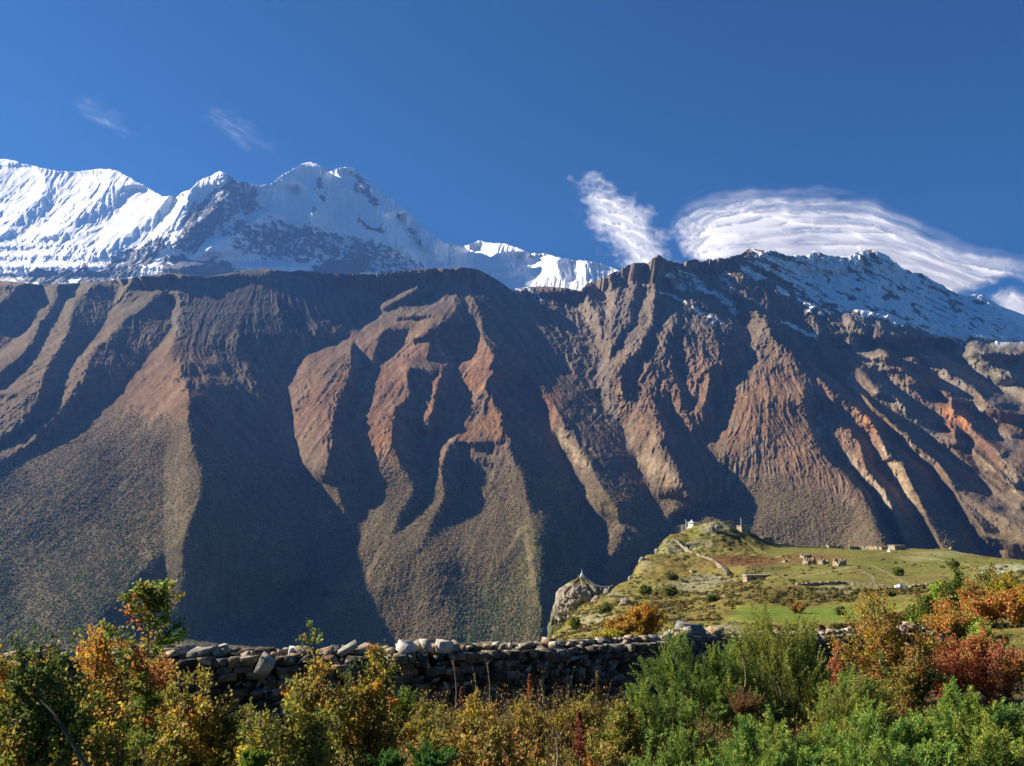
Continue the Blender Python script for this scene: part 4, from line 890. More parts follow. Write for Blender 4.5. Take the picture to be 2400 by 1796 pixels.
for u, v, hgt, lab in [(1801, 1341, 4.5, 'thin pale post standing on the terrace below the knoll'), (1890, 1373, 2.6, 'thin pale post on the left lip of the terrace'), (2050, 1373, 3.0, 'thin pale post on the terrace lip near the tarpaulin shelter'), (1756, 1256, 2.6, 'short white post in shade beside the flat roofed house')]:
    p = on_hill(u, v); bm = bmesh.new(); bm_lathe(bm, [(.1, -.5), (.08, hgt * .96), (.05, hgt)], (0, 0, 0), 6); o = bm_obj('post', bm, cloth_m if u == 1756 else pole_m); o.location = p; tag(o, lab, 'post', 'thin posts on the hillside')
def crag(u, v, w, h, label, seed, D=None, dark=False):
    """weathered boulder or small outcrop set in the ground"""
    p = on_hill(u, v) if D is None else at(u, v, D); bm = bmesh.new(); bmesh.ops.create_icosphere(bm, subdivisions=4, radius=1.0)
    co = np.array([q.co[:] for q in bm.verts]); n = ridged(co[:, 0] * 1.3 + seed, co[:, 2] * 1.3 + co[:, 1] * .7, 4, seed % 7); n2 = fbm(co[:, 0] * 2 + co[:, 1] + seed, co[:, 2] * 2, 3, 3)
    k = .75 + .5 * (n - .3) + .3 * (n2 - .5)
    for q, kk in zip(bm.verts, k): q.co = Vector((q.co.x * w / 2 * kk, q.co.y * w / 2.2 * kk, q.co.z * h * kk))
    o = bm_obj('boulder', bm, ROCK_M if not dark else DARK_ROCK); o.location = p; tag(o, label, 'boulder'); return o
ROCK_M = mat_plain('outcrop_rock', (.27, .24, .19), nscale=.9, namt=.55, bump=(.8, .3)); DARK_ROCK = mat_plain('dark_lichen_rock', (.12, .11, .1), nscale=5, namt=.8, bump=(.6, .05))
crag(1423, 1395, 4.2, 3.6, 'square grey boulder on the slope edge right of the rock tower', 3)
crag(1400, 1409, 5.0, 2.2, 'flat grey outcrop at the foot of the rock tower', 5)
crag(1465, 1420, 5.0, 2.4, 'dark rounded outcrop on the slope between rock tower and knoll', 8)
crag(1478, 1340, 3.6, 2.4, 'pale boulder on the left skyline of the knoll slope', 11)
crag(1506, 1318, 4.6, 2.8, 'white rock high on the left skyline of the knoll slope', 14)
crag(1540, 1296, 4.5, 2.6, 'pale outcrop on the knoll edge above the diagonal wall', 17)
crag(1672, 1246, 8.0, 4.5, 'wide pale cliff patch under the knoll summit', 20)
crag(1565, 1276, 4.5, 2.4, 'pale stones at the head of the diagonal wall', 23)
# ------------------------------------------------------------------ dry stone wall in front
def hull_template(seed, n=15, flat=1.0):
    r = random.Random(seed); bm = bmesh.new()
    if seed % 3:
        for c in range(8):
            q = [(1 if c >> i & 1 else -1) for i in range(3)]; e = r.uniform(.78, 1)
            for i in range(3):
                v = list(q); v[i] *= r.uniform(.8, .98); bm.verts.new([x * .5 * e * r.uniform(.86, 1) for x in v])
    else:
      for _ in range(n):
        v = [r.uniform(-1, 1) for _ in range(3)]; m = max(abs(c) for c in v); v = [c / m * r.uniform(.86, 1) for c in v]
        bm.verts.new((v[0] * .5, v[1] * .5, v[2] * .5))
    bmesh.ops.convex_hull(bm, input=bm.verts[:])
    for v in [v for v in bm.verts if not v.link_faces]: bm.verts.remove(v)
    bmesh.ops.triangulate(bm, faces=bm.faces[:]); bm.verts.index_update()
    V = np.array([v.co[:] for v in bm.verts]); F = np.array([[v.index for v in f.verts] for f in bm.faces]); bm.free(); return V, F
TPL = [hull_template(100 + i, 8 + i % 4) for i in range(24)]
def stone_mat():
    m = mat_attr('wall_stone', .95, .12, nscale=6, namt=.5, bump=(.9, .04)); n = m.node_tree.nodes; l = m.node_tree.links
    b = n['Principled BSDF']; src = b.inputs['Base Color'].links[0].from_socket
    tc = n.new('ShaderNodeTexCoord'); no = n.new('ShaderNodeTexNoise'); no.inputs['Scale'].default_value = 9; no.inputs['Detail'].default_value = 6
    l.new(tc.outputs['Object'], no.inputs['Vector']); cr = n.new('ShaderNodeValToRGB'); cr.color_ramp.elements[0].position = .58; cr.color_ramp.elements[1].position = .66
    l.new(no.outputs['Fac'], cr.inputs[0]); mx = n.new('ShaderNodeMix'); mx.data_type = 'RGBA'; mx.inputs['B'].default_value = (.42, .4, .35, 1)
    l.new(cr.outputs[0], mx.inputs['Factor']); l.new(src, mx.inputs['A']); l.new(mx.outputs['Result'], b.inputs['Base Color']); return m
STONE = stone_mat()
STONE_PAL = np.array([(.25, .205, .15), (.2, .17, .135), (.3, .24, .16), (.15, .13, .105), (.28, .195, .12), (.34, .3, .24)])
def path_pts(knots):
    return [at(u, v, D) for u, v, D in knots]
def stone_wall(knots, label, seed, ncap, capscale=1.0):
    r = random.Random(seed); K = path_pts(knots)
    seg = [(b - a).to_2d().length for a, b in zip(K[:-1], K[1:])]; tot = sum(seg)
    def pos(s):
        s = min(max(s, 0), tot - 1e-4)
        for a, b, L in zip(K[:-1], K[1:], seg):
            if s <= L: f = s / L; return a.lerp(b, f), (b - a).to_2d().normalized()
            s -= L
    t = empty('stone_wall', pos(tot / 2)[0]); tag(t, label, 'stone wall'); off = t.location.copy()
    VV, FF, CC = [], [], []; nv = 0
    def put(c, sx, sy, sz, rz, tilt, colr):
        nonlocal nv
        V, F = TPL[r.randrange(len(TPL))]; M = np.array(Matrix.Rotation(rz, 3, 'Z') @ Matrix.Rotation(tilt[0], 3, 'X') @ Matrix.Rotation(tilt[1], 3, 'Y'))
        P = (V * np.array((sx, sy, sz))) @ M.T + np.array(c) - np.array(off); VV.append(P); FF.append(F + nv); CC.append(np.repeat(np.array(colr)[None], len(P), 0)); nv += len(P)
    for side in (-1, 1):
        z = 0.0; H = 1.25
        while z < H:
            ch = r.uniform(.055, .13); s = r.uniform(0, .2)
            while s < tot:
                L = r.uniform(.1, .3) * (1 if ch > .1 else 1.25); p, d = pos(s + L / 2); nrm = Vector((d.y, -d.x)); zt = p.z - .02
                c = (p.x + nrm.x * -side * -.2, p.y + nrm.y * side * .2, zt - H + z + ch / 2 + r.uniform(-.015, .015)); 
                c = (p.x + nrm.x * (.2 * side) * -1, p.y - nrm.y * .2 * side, c[2]) if False else (p.x + nrm.x * .2 * side, p.y + nrm.y * .2 * side, c[2])
                col = STONE_PAL[r.randrange(6)] * r.uniform(.3, .75)  # face stones coloured darker than the caps, painting in the wall's shade
                put(c, L * 1.12, r.uniform(.3, .46), ch * 1.22, math.atan2(d.y, d.x) + r.uniform(-.12, .12), (r.uniform(-.1, .1), r.uniform(-.1, .1)), col); s += L
            z += ch
    mesh_obj('stonework', np.concatenate(VV), np.concatenate(FF), STONE, np.concatenate(CC), t)
    # dark boxes added inside the wall to block light between the stones
    bm = bmesh.new(); n = int(tot / .5)
    for i in range(n):
        p, d = pos((i + .5) / n * tot); bm_box(bm, (p.x - off.x, p.y - off.y, p.z - off.z - .75), (tot / n * .98, .4, 1.1), math.atan2(d.y, d.x))
    bm_obj('light_block_core', bm, mat_plain('rubble', (.06, .055, .05), nscale=8), t)
    for i in range(ncap):
        s = (i + r.uniform(.1, .9)) / ncap * tot; p, d = pos(s); sx = r.choice([.1, .13, .16, .2, .27]) * capscale * r.uniform(.8, 1.15); sz = sx * r.uniform(.25, .7)
        if r.random() < .25: sz = sx * r.uniform(.22, .35)
        V, F = TPL[r.randrange(24)]; col = (STONE_PAL[r.choice([0, 2, 5, 5, 2, 4])]) * r.uniform(.9, 1.5)
        o = mesh_obj('cap_stone', V * np.array((sx, sx * r.uniform(.7, 1.0), sz)), F, STONE, np.repeat(np.array(col)[None], len(V), 0), t)
        o.location = Vector((p.x + r.uniform(-.13, .13), p.y + r.uniform(-.2, .15), p.z + sz * .36 + r.uniform(-.03, .05))) - off
        o.rotation_euler = (r.uniform(-.35, .35), r.uniform(-.35, .35), r.uniform(0, 6.28))
    return t, off
WALL_A, offA = stone_wall([(-80,1548,11.3),(380,1536,12.0),(560,1536,12.1),(700,1534,12.2),(1000,1526,12.5),(1250,1520,13.6),(1420,1510,14.8),(1560,1500,16.2)], 'long dry stone wall of rough rubble crossing behind the autumn bushes', 5, 96)
stone_wall([(1572,1497,17.2),(1620,1488,19.2),(1700,1490,19.6),(1850,1490,20.2),(2000,1482,20.8),(2110,1480,21.5),(2180,1478,22.2)], 'farther stretch of dry stone wall behind the junipers', 6, 70, 1.3)
def wall_stone(u, v, D, s, rot, label, col, tpl):
    V, F = TPL[tpl]; o = mesh_obj('loose_stone', V * np.array(s), F, STONE, np.repeat(np.array(col)[None], len(V), 0)); o.location = at(u, v, D); o.rotation_euler = rot; tag(o, label, 'stone', 'loose stones on the wall top')
wall_stone(683, 1530, 12.1, (.10, .16, .2), (.1, .1, .3), 'small upright white stone standing on the wall between two bushes', (.6, .58, .54), 3)
wall_stone(622, 1561, 11.75, (.26, .24, .3), (.2, .5, .2), 'big leaning lichen covered stone on the wall left of the upright white stone', (.38, .35, .3), 7)
wall_stone(470, 1529, 11.95, (.5, .3, .12), (.05, -.2, .15), 'flat dark slate slab lying on the left part of the wall', (.2, .19, .16), 11)
wall_stone(955, 1519, 12.3, (.27, .24, .17), (.3, .2, .8), 'large pale cap stone on the wall right of the bushes', (.5, .48, .44), 15)
wall_stone(1040, 1514, 12.4, (.25, .22, .2), (.1, .1, .4), 'blocky pale lichen stone in the middle of the wall top', (.46, .42, .36), 18)
wall_stone(1618, 1481, 18.9, (.72, .5, .38), (.1, .25, .1), 'dark boulder with white lichen patch at the wall corner', (.16, .15, .15), 9)
wall_stone(815, 1522, 12.2, (.34, .24, .1), (.1, -.5, .2), 'tilted flat stone propped on the wall above the yellow bush', (.3, .28, .24), 13)
# ------------------------------------------------------------------ foreground plants
LEAF = mat_attr('leaf', .6, .3, trans=.5, mul=1.0); BARK = mat_plain('bark', (.1, .075, .055), nscale=20, namt=.3); NEEDLE = mat_attr('needles', .7, .2, trans=.3)
PR = np.random.default_rng(77)
def unit(a): return a / (np.linalg.norm(a, axis=-1, keepdims=True) + 1e-9)
def leaf_quads(B, T, ln, wd):
    """diamond leaves: base points, directions, lengths, widths"""
    Sx = unit(np.cross(T, PR.normal(size=T.shape))); mid = B + T * (ln * .5)[:, None]
    n = np.cross(T, Sx) * (wd * .25)[:, None]
    return np.stack([B, mid + Sx * (wd / 2)[:, None] + n, B + T * ln[:, None], mid - Sx * (wd / 2)[:, None] + n], 1)
def tubes(P, R, sides=4):
    """P (n,k,3) polylines, R (n,k) radii -> verts, quads"""
    n, k, _ = P.shape; d = unit(np.gradient(P, axis=1)); a = unit(np.cross(d, np.array((.3, .9, .2)))); b = np.cross(d, a)
    an = np.arange(sides) * 2 * np.pi / sides
    V = P[:, :, None] + (a[:, :, None] * np.cos(an)[:, None] + b[:, :, None] * np.sin(an)[:, None]) * R[:, :, None, None]
    i = np.arange(n * k * sides).reshape(n, k, sides); j = np.roll(i, -1, 2)
    return V.reshape(-1, 3), np.stack([i[:, :-1].ravel(), j[:, :-1].ravel(), j[:, 1:].ravel(), i[:, 1:].ravel()], 1)
def ground_at(u, D):
    z = float(hill_z(u, D)[0]); return Vector((float(ray(u, row_of(z / D))[0] * D), D, z))
PAL = dict(
 green=[(.07,.10,.015),(.10,.13,.02),(.05,.075,.015),(.14,.15,.025)],
 yellow=[(.22,.18,.02),(.17,.15,.02),(.12,.12,.02),(.28,.2,.025),(.2,.12,.02)],
 orange=[(.30,.14,.02),(.36,.13,.02),(.26,.16,.025),(.22,.10,.02),(.33,.2,.03)],
 rust=[(.24,.10,.03),(.2,.11,.03),(.27,.13,.04),(.16,.10,.025)],
 red=[(.3,.085,.045),(.26,.07,.04),(.33,.12,.055),(.24,.12,.05)],
 lime=[(.2,.3,.03),(.15,.24,.03),(.25,.3,.04)], dark=[(.035,.055,.012),(.05,.07,.015),(.07,.08,.02)], olive=[(.13,.11,.025),(.1,.1,.02),(.16,.13,.03)])
def shrub(label, u, D, top, wpx, mixp, nst=16, ntw=26, nlf=14, leaf=.028, name='shrub', group='autumn bushes in front', lean=0.0, low=.25, cat='bush', rise=.6, base=None):
    p = ground_at(u, D) if base is None else base
    zt = ray(0, top)[1] * D; H = zt - p.z; Rr = wpx / 2 * D / FPX
    t = empty(name, p); tag(t, label, cat, group)
    k = 9; s = np.linspace(0, 1, k)
    ang = PR.uniform(0, 2 * np.pi, nst); rad = np.sqrt(PR.random(nst)); rad[0] = .1
    tip = np.stack([Rr * rad * np.cos(ang) + lean * H, Rr * rad * np.sin(ang) * .8, H * (1 - .45 * rad ** 2) * PR.uniform(.72, 1.0, nst)], 1); tip[0, 2] = H * .97
    ctl = tip * np.array((.35, .35, .55)) + PR.normal(size=tip.shape) * .04 * H
    st = 2 * (s * (1 - s))[None, :, None] * ctl[:, None] + (s ** 2)[None, :, None] * tip[:, None]
    st = st + np.cumsum(PR.normal(size=st.shape) * .008 * H, axis=1) * (s > 0)[None, :, None]
    r0 = .006 + .009 * H
    V1, F1 = tubes(st, np.repeat((r0 * (1 - .8 * s))[None], nst, 0))
    # twigs
    tt = low + (1 - low) * PR.random((nst, ntw)) ** .8; fi = tt * (k - 1); i0 = np.minimum(fi.astype(int), k - 2); ff = (fi - i0)[..., None]
    row = np.arange(nst)[:, None]; b0 = st[row, i0] * (1 - ff) + st[row, i0 + 1] * ff
    sd = unit(st[row, i0 + 1] - st[row, i0]); dr = unit(sd * .5 + PR.normal(size=sd.shape) * .75 + np.array((0, 0, rise * .5)))
    tl = (.10 + .2 * PR.random((nst, ntw))) * (Rr + .25 * H) * (1.25 - .6 * tt)
    j = np.linspace(0, 1, 4); tw = b0[:, :, None] + dr[:, :, None] * (tl[:, :, None] * j)[..., None] + np.array((0, 0, 1.)) * (rise * .25 * tl[:, :, None] * j ** 2)[..., None]
    V2, F2 = tubes(tw.reshape(-1, 4, 3), np.repeat((.0028 * (1 - .6 * j))[None], nst * ntw, 0), 3)
    mesh_obj('branches', np.concatenate([V1, V2]), np.concatenate([F1, F2 + len(V1)]), BARK, None, t)
    f = np.sqrt(PR.random((nst, ntw, nlf))) * 3; q0 = np.minimum(f.astype(int), 2); fr = (f - q0)[..., None]
    a = np.arange(nst)[:, None, None]; bb = np.arange(ntw)[None, :, None]
    B = tw[a, bb, q0] * (1 - fr) + tw[a, bb, q0 + 1] * fr + PR.normal(size=(nst, ntw, nlf, 3)) * leaf * .5
    T = unit(dr[:, :, None] * .6 + PR.normal(size=B.shape) * .8 + np.array((0, 0, .25)))
    B = B.reshape(-1, 3); T = T.reshape(-1, 3); n = len(B); ln = leaf * PR.uniform(.65, 1.35, n)
    Q = leaf_quads(B, T, ln, ln * PR.uniform(.5, .75, n))
    # colour: whole twigs turn together
    names = list(mixp); pr = np.array([mixp[x] for x in names], float); pr /= pr.sum()
    hn = fbm((b0[..., 0] + p.x) * 4 / max(.4, Rr * 2), (b0[..., 2] + p.z) * 4 / max(.4, Rr * 2) + 3 * b0[..., 1], 2, 5)
    rk = np.argsort(np.argsort((hn + .12 * PR.random(hn.shape)).ravel())) / hn.size
    wi = np.searchsorted(np.cumsum(pr), rk, side='right').clip(0, len(names) - 1)
    wi = np.where(PR.random(wi.shape) < .2, PR.choice(len(names), wi.shape, p=pr), wi)
    pal = [np.array(PAL[x]) for x in names]; base_c = np.array([pal[w_][PR.integers(len(pal[w_]))] for w_ in wi])
    cc = np.repeat(base_c, nlf, 0) * PR.uniform(1.6, 3.2, (n, 1)); cc[:, 0] *= PR.uniform(.9, 1.15, n); cc = np.clip(cc, 0, .66)
    mesh_obj('foliage', Q.reshape(-1, 3), np.arange(n * 4).reshape(-1, 4), LEAF, np.repeat(cc, 4, 0), t)
    return t
def juniper(label, u, D, top, wpx, pal, nsp=240, plume=.34, up=.55, lean=(0, 0), group='green junipers in front', depth=.9, blade=.034, bot=None, pull=.0):
    p = ground_at(u, D); H = max(.18, ray(0, top)[1] * D - p.z - plume * (.35 + .35 * min(1, up))); Rr = wpx / 2 * D / FPX
    t = empty('juniper_bush', p); tag(t, label, 'juniper', group)
    ph = PR.uniform(0, 2 * np.pi, nsp); cz = PR.uniform(.02, 1, nsp); sr = np.sqrt(1 - cz ** 2)
    dome = np.stack([sr * np.cos(ph) * Rr, sr * np.sin(ph) * Rr * depth, cz * H], 1)
    dome *= (1 + .38 * (fbm(dome[:, 0] * 3 / Rr + 9, dome[:, 2] * 3 / H + dome[:, 1], 2, 6) - .5) * 2)[:, None]
    out = unit(dome / np.array((Rr, Rr * depth, H))); L = plume * PR.uniform(.6, 1.3, nsp)
    dr = unit(out * .75 + np.array((lean[0], lean[1], up)) + PR.normal(size=out.shape) * .28)
    b0 = dome - dr * (L * .75)[:, None] + np.array((lean[0] * .35 * H, 0, 0)) * cz[:, None]
    k = 15; s = np.linspace(0, 1, k); bend = unit(np.cross(dr, PR.normal(size=dr.shape)))
    ax = b0[:, None] + dr[:, None] * (L[:, None] * s)[..., None] + (bend[:, None] * .15 + np.array((0, 0, -.10))) * (L[:, None] * s ** 2)[..., None]
    V1, F1 = tubes(ax[:, ::2], np.repeat((.004 * (1 - .7 * s[::2]))[None], nsp, 0), 3)
    # a few woody limbs from the root to the plumes
    m = min(14, nsp); lim = np.stack([np.zeros((m, 3)), b0[:m] * np.array((.5, .5, .4)), b0[:m], ax[:m, 7]], 1); V3, F3 = tubes(lim, np.repeat(np.array([[.02, .014, .008, .004]]), m, 0), 4)
    mesh_obj('branches', np.concatenate([V1, V3]), np.concatenate([F1, F3 + len(V1)]), BARK, None, t)
    g = 9
    B = np.repeat(ax[:, :, None], g, 2) + PR.normal(size=(nsp, k, g, 3)) * .004
    td = unit(np.gradient(ax, axis=1))[:, :, None]
    T = unit(td * PR.uniform(.5, 1.1, (nsp, k, g, 1)) + unit(PR.normal(size=(nsp, k, g, 3))) * .75)
    ln = blade * PR.uniform(.7, 1.3, (nsp, k, g)) * (1.45 - 1.05 * s)[None, :, None] * 1.5
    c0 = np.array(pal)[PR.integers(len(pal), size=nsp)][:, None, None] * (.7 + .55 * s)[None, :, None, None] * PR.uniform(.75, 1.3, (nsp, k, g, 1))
    n = nsp * k * g; Q = leaf_quads(B.reshape(-1, 3), T.reshape(-1, 3), ln.ravel(), np.full(n, blade * .19))
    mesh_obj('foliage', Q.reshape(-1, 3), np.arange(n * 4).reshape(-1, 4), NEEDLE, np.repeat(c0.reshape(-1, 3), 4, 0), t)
    # dense shaded heart of the bush
    return t
JG = [(.2,.3,.05),(.17,.27,.05),(.24,.32,.055),(.14,.23,.045),(.29,.33,.055)]
JB = [(.19,.31,.06),(.16,.29,.065),(.23,.33,.06),(.27,.34,.055)]
JY = [(.33,.36,.06),(.28,.33,.06),(.38,.38,.07),(.23,.28,.055)]

# left group
shrub('orange and gold bush spreading behind the slender sapling', 215, 6.2, 1470, 400, dict(orange=3, yellow=2, olive=1, rust=1), 26, 30, 16)
shrub('dark green and yellow bush filling the lower left corner', 40, 4.2, 1492, 330, dict(dark=2, green=2, yellow=1.3, olive=1, orange=.4), 26, 34, 16, .026)
shrub('small orange bush cut by the left edge of view', -25, 6.8, 1520, 160, dict(orange=3, rust=1, yellow=1), 12, 24, 14)
shrub('bush with green and rust leaves low in front of the sapling', 250, 4.4, 1655, 330, dict(green=1.5, orange=1, rust=1, yellow=1.5, dark=1), 18, 26, 14, .024)
shrub('rounded yellow green bush with orange tips right of the sapling', 440, 5.4, 1552, 250, dict(olive=1.5, yellow=2, orange=1, dark=1.5), 22, 30, 16, .026)
shrub('tall yellow green bush with an orange tipped shoot before the wall', 715, 5.6, 1468, 210, dict(yellow=2, green=1, orange=1, olive=1.5), 14, 34, 15, .026, low=.15)
shrub('broad yellow green bush with orange crown at the middle of the wall', 850, 5.8, 1500, 230, dict(yellow=2.2, olive=1.5, orange=1, dark=1), 18, 32, 15, .026, low=.1)
shrub('low dense yellow and dark green bush along the bottom edge', 660, 4.5, 1610, 380, dict(dark=2, olive=1.5, yellow=1.6, green=1), 24, 30, 16, .024, low=.1)
def sapling():
    p = ground_at(292, 4.9); t = empty('sapling', p); tag(t, 'slender young tree with bare pale trunk and leafy green top', 'tree')
    H = ray(0, 1385)[1] * 4.9 - p.z; k = 12; s = np.linspace(0, 1, k)
    tr = np.stack([.11 * s * H * .35 + .02 * np.sin(s * 5), .03 * np.sin(s * 4), s * H], 1)[None]
    V, F = tubes(tr, (.011 * (1 - .75 * s))[None], 6); mesh_obj('trunk', V, F, mat_plain('pale_bark', (.2, .15, .11), nscale=30, namt=.3), None, t)
    nb = 62; f = .34 + .66 * PR.random(nb) ** .75; b = np.stack([np.interp(f, s, tr[0, :, i]) for i in range(3)], 1)
    an = PR.uniform(0, 6.28, nb); ll = np.interp(f, [.34, .5, .62, .75, .86, 1], [.05, .09, .13, .27, .24, .10]) * PR.uniform(.6, 1.2, nb)
    dr = unit(np.stack([np.cos(an), np.sin(an), PR.uniform(.3, 1.1, nb)], 1)); j = np.linspace(0, 1, 5)
    tw = b[:, None] + dr[:, None] * (ll[:, None] * j)[..., None]
    tw = np.concatenate([tw, np.array([[(.075, 0, .78 * H), (.13, .0, .8 * H), (.17, 0, .81 * H), (.2, 0, .815 * H), (.235, 0, .85 * H)]])]); nb += 1
    V, F = tubes(tw, np.repeat((.0032 * (1 - .6 * j))[None], nb, 0), 3); mesh_obj('branches', V, F, BARK, None, t)
    m = 52; q = np.sqrt(PR.random((nb, m))) * 4; i0 = np.minimum(q.astype(int), 3); fr = (q - i0)[..., None]; r_ = np.arange(nb)[:, None]
    B = (tw[r_, i0] * (1 - fr) + tw[r_, i0 + 1] * fr + PR.normal(size=(nb, m, 3)) * .014).reshape(-1, 3)
    T = unit(PR.normal(size=B.shape) + np.array((.0, 0, .3))); ln = .03 * PR.uniform(.7, 1.3, len(B)); Q = leaf_quads(B, T, ln, ln * .6)
    pal = np.array(PAL['green'] + PAL['olive'] + PAL['yellow'][:2] + PAL['rust'][:1] + [(.16, .2, .03)]); tc = pal[PR.integers(len(pal), size=nb)]
    cc = np.repeat(tc, m, 0) * PR.uniform(1.3, 2.6, (len(B), 1)); mesh_obj('foliage', Q.reshape(-1, 3), np.arange(len(B) * 4).reshape(-1, 4), LEAF, np.repeat(cc, 4, 0), t)
sapling()
def branch(label, knots, r0):
    P = np.array([at(*q)[:] for q in knots])[None]; n = P.shape[1]; V, F = tubes(P, np.linspace(r0, r0 * .4, n)[None], 6)
    o = mesh_obj('bare_branch', V, F, BARK); tag(o, label, 'branch')
branch('thick bare branch leaning across the lower left bush', [(205,1800,3.9),(165,1735,3.95),(125,1670,4.0),(95,1640,4.05),(60,1600,4.1)], .009)

# junipers on the right
juniper('wide green juniper bush against the dark wall', 1640, 9.0, 1480, 310, JG, 380, .40, .25, (.12, -.05))
juniper('low blue green juniper mound in front of the wide juniper', 1560, 7.2, 1600, 260, JG, 280, .34, .3)
juniper('tall feathery yellow green juniper with upright plumes', 1850, 9.6, 1375, 260, JY, 420, .55, 1.3)
juniper('green juniper shoulder between the wide and the tall juniper', 1760, 9.2, 1500, 180, JG, 200, .42, .7)
juniper('slanting bright green juniper leaning to the right', 2010, 8.2, 1545, 190, JY + JG[:2], 240, .38, .5, (.5, 0))
juniper('blue green juniper mat at the right edge below the red bushes', 2330, 6.2, 1612, 330, JB, 420, .27, .35, (.15, -.1))
juniper('thick green juniper mat beneath the slanting juniper', 2120, 6.0, 1652, 330, JB, 420, .27, .35, (.15, -.1))
juniper('low juniper mat left of the thick green mat', 1880, 5.6, 1678, 330, JG, 380, .27, .35, (.15, -.1))
juniper('dark green juniper mat by the brown undergrowth', 1660, 5.4, 1706, 330, JG, 360, .30, .6)
juniper('foremost juniper mat along the bottom edge at right centre', 1830, 4.3, 1712, 400, JB, 400, .22, .35, (.15, -.1), blade=.028)
juniper('foremost juniper mat in the lower right', 2130, 4.4, 1700, 400, JB, 430, .22, .35, (.15, -.1), blade=.028)
juniper('bright juniper mat cut by the lower right corner', 2400, 4.5, 1690, 320, JG + JY[:1], 360, .22, .35, (.15, -.1), blade=.028)
juniper('juniper tips at the bottom edge beside the undergrowth', 1570, 4.1, 1745, 260, JB, 220, .22, .7, blade=.028)

# low bushes of the middle
for u, D, top, w, mp, lab in [(985,7.4,1638,170,dict(yellow=2,olive=2,green=1),'low gold green bush under the left part of the dark wall'),(1110,7.2,1640,170,dict(yellow=2,olive=2,rust=1),'low tawny bush under the middle of the dark wall'),(1235,7.3,1643,170,dict(yellow=1.5,olive=2,orange=1),'low golden bush behind the tall red dock spike'),(1370,7.4,1636,190,dict(yellow=2,olive=2,rust=1),'low yellow brown bush under the right part of the dark wall'),(1470,6.6,1652,150,dict(olive=2,green=2,yellow=1),'low olive bush beside the blue green juniper mound'),(1160,5.0,1700,240,dict(olive=2,rust=1.5,yellow=1),'low brown stemmed bush along the bottom centre'),(1400,4.9,1705,220,dict(olive=2,green=1,rust=1),'low olive brown bush at the bottom left of the junipers'),(1010,5.0,1710,200,dict(olive=2,yellow=1,rust=1),'low mixed bush at the bottom right of the yellow green bush')]:
    shrub(lab, u, D, top, w, mp, 26, 22, 12, .024, group='low bushes before the wall', low=.45)
# right hand autumn bushes
RG = 'autumn bushes on the right'
shrub('gold and rust bush with long spreading shoots over the far wall', 2085, 11.0, 1385, 250, dict(rust=2, yellow=2, orange=1.2, olive=1.3), 26, 34, 16, .034, group=RG, low=.1)
shrub('dull olive and rust bush standing between juniper and red bushes', 2140, 10.0, 1510, 200, dict(olive=2, rust=2, dark=1.2), 20, 30, 15, .032, group=RG, low=.1)
shrub('crimson low bush right of the gold bush', 2225, 11.5, 1492, 190, dict(red=4, rust=1.2), 24, 30, 15, .034, group=RG, low=.08)
shrub('red and rust bush at the right edge above the juniper mat', 2340, 11.0, 1470, 200, dict(red=3, rust=2), 24, 30, 15, .034, group=RG, low=.08)
shrub('small scarlet tuft in front of the far wall', 1970, 13.5, 1500, 60, dict(red=3, rust=1), 10, 22, 12, .032, group=RG, low=.1)
shrub('leafy bright green bush between rust bushes', 2310, 16.0, 1452, 150, dict(lime=1.2, green=2, dark=1), 16, 26, 14, .04, group=RG, low=.1)
shrub('rusty brown bush beyond the end of the wall', 2285, 25.0, 1372, 165, dict(rust=4, olive=1, orange=.6), 26, 32, 15, .075, group=RG, low=.1)
shrub('rusty bush at the far right edge', 2395, 24.0, 1378, 140, dict(rust=3, orange=1, yellow=.8), 22, 30, 15, .075, group=RG, low=.1)
shrub('copper bush behind the low green leaves right of the wall end', 2235, 22.5, 1425, 150, dict(rust=3, orange=1, olive=1), 20, 28, 14, .065, group=RG, low=.1)
shrub('dark green bush left of the rusty brown bush', 2175, 27.0, 1395, 100, dict(green=2, dark=2, lime=.6), 18, 28, 14, .08, group=RG, low=.1)
shrub('rounded dark green tree above the rusty brown bush', 2262, 32.0, 1338, 110, dict(dark=3, green=2), 18, 28, 14, .1, group=RG, low=.1)
shrub('lime green bush low beside the dark green tree', 2215, 33.0, 1362, 80, dict(lime=2, green=2), 14, 26, 14, .1, group=RG, low=.1)
shrub('yellow leaved bush high on the right slope', 2365, 34.0, 1338, 110, dict(yellow=3, olive=1), 18, 28, 14, .1, group=RG, low=.1)
shrub('grey green bush behind the yellow bush', 2330, 42.0, 1326, 110, dict(olive=2, dark=1), 16, 26, 14, .12, group=RG, low=.1)
shrub('round orange tree on the slope just beyond the wall', 1512, 98.0, 1418, 96, dict(orange=3, rust=1.2, yellow=.6), 26, 34, 16, .24, name='tree', group='trees beyond the wall', cat='tree', low=.1)
shrub('lower orange bush left of the round orange tree', 1452, 96.0, 1448, 84, dict(orange=2, yellow=1.5, rust=1), 22, 32, 16, .22, group='trees beyond the wall', low=.05)
shrub('yellow bush at the foot of the orange tree', 1432, 88.0, 1484, 70, dict(yellow=3, lime=1), 16, 28, 14, .2, group='trees beyond the wall', low=.05)
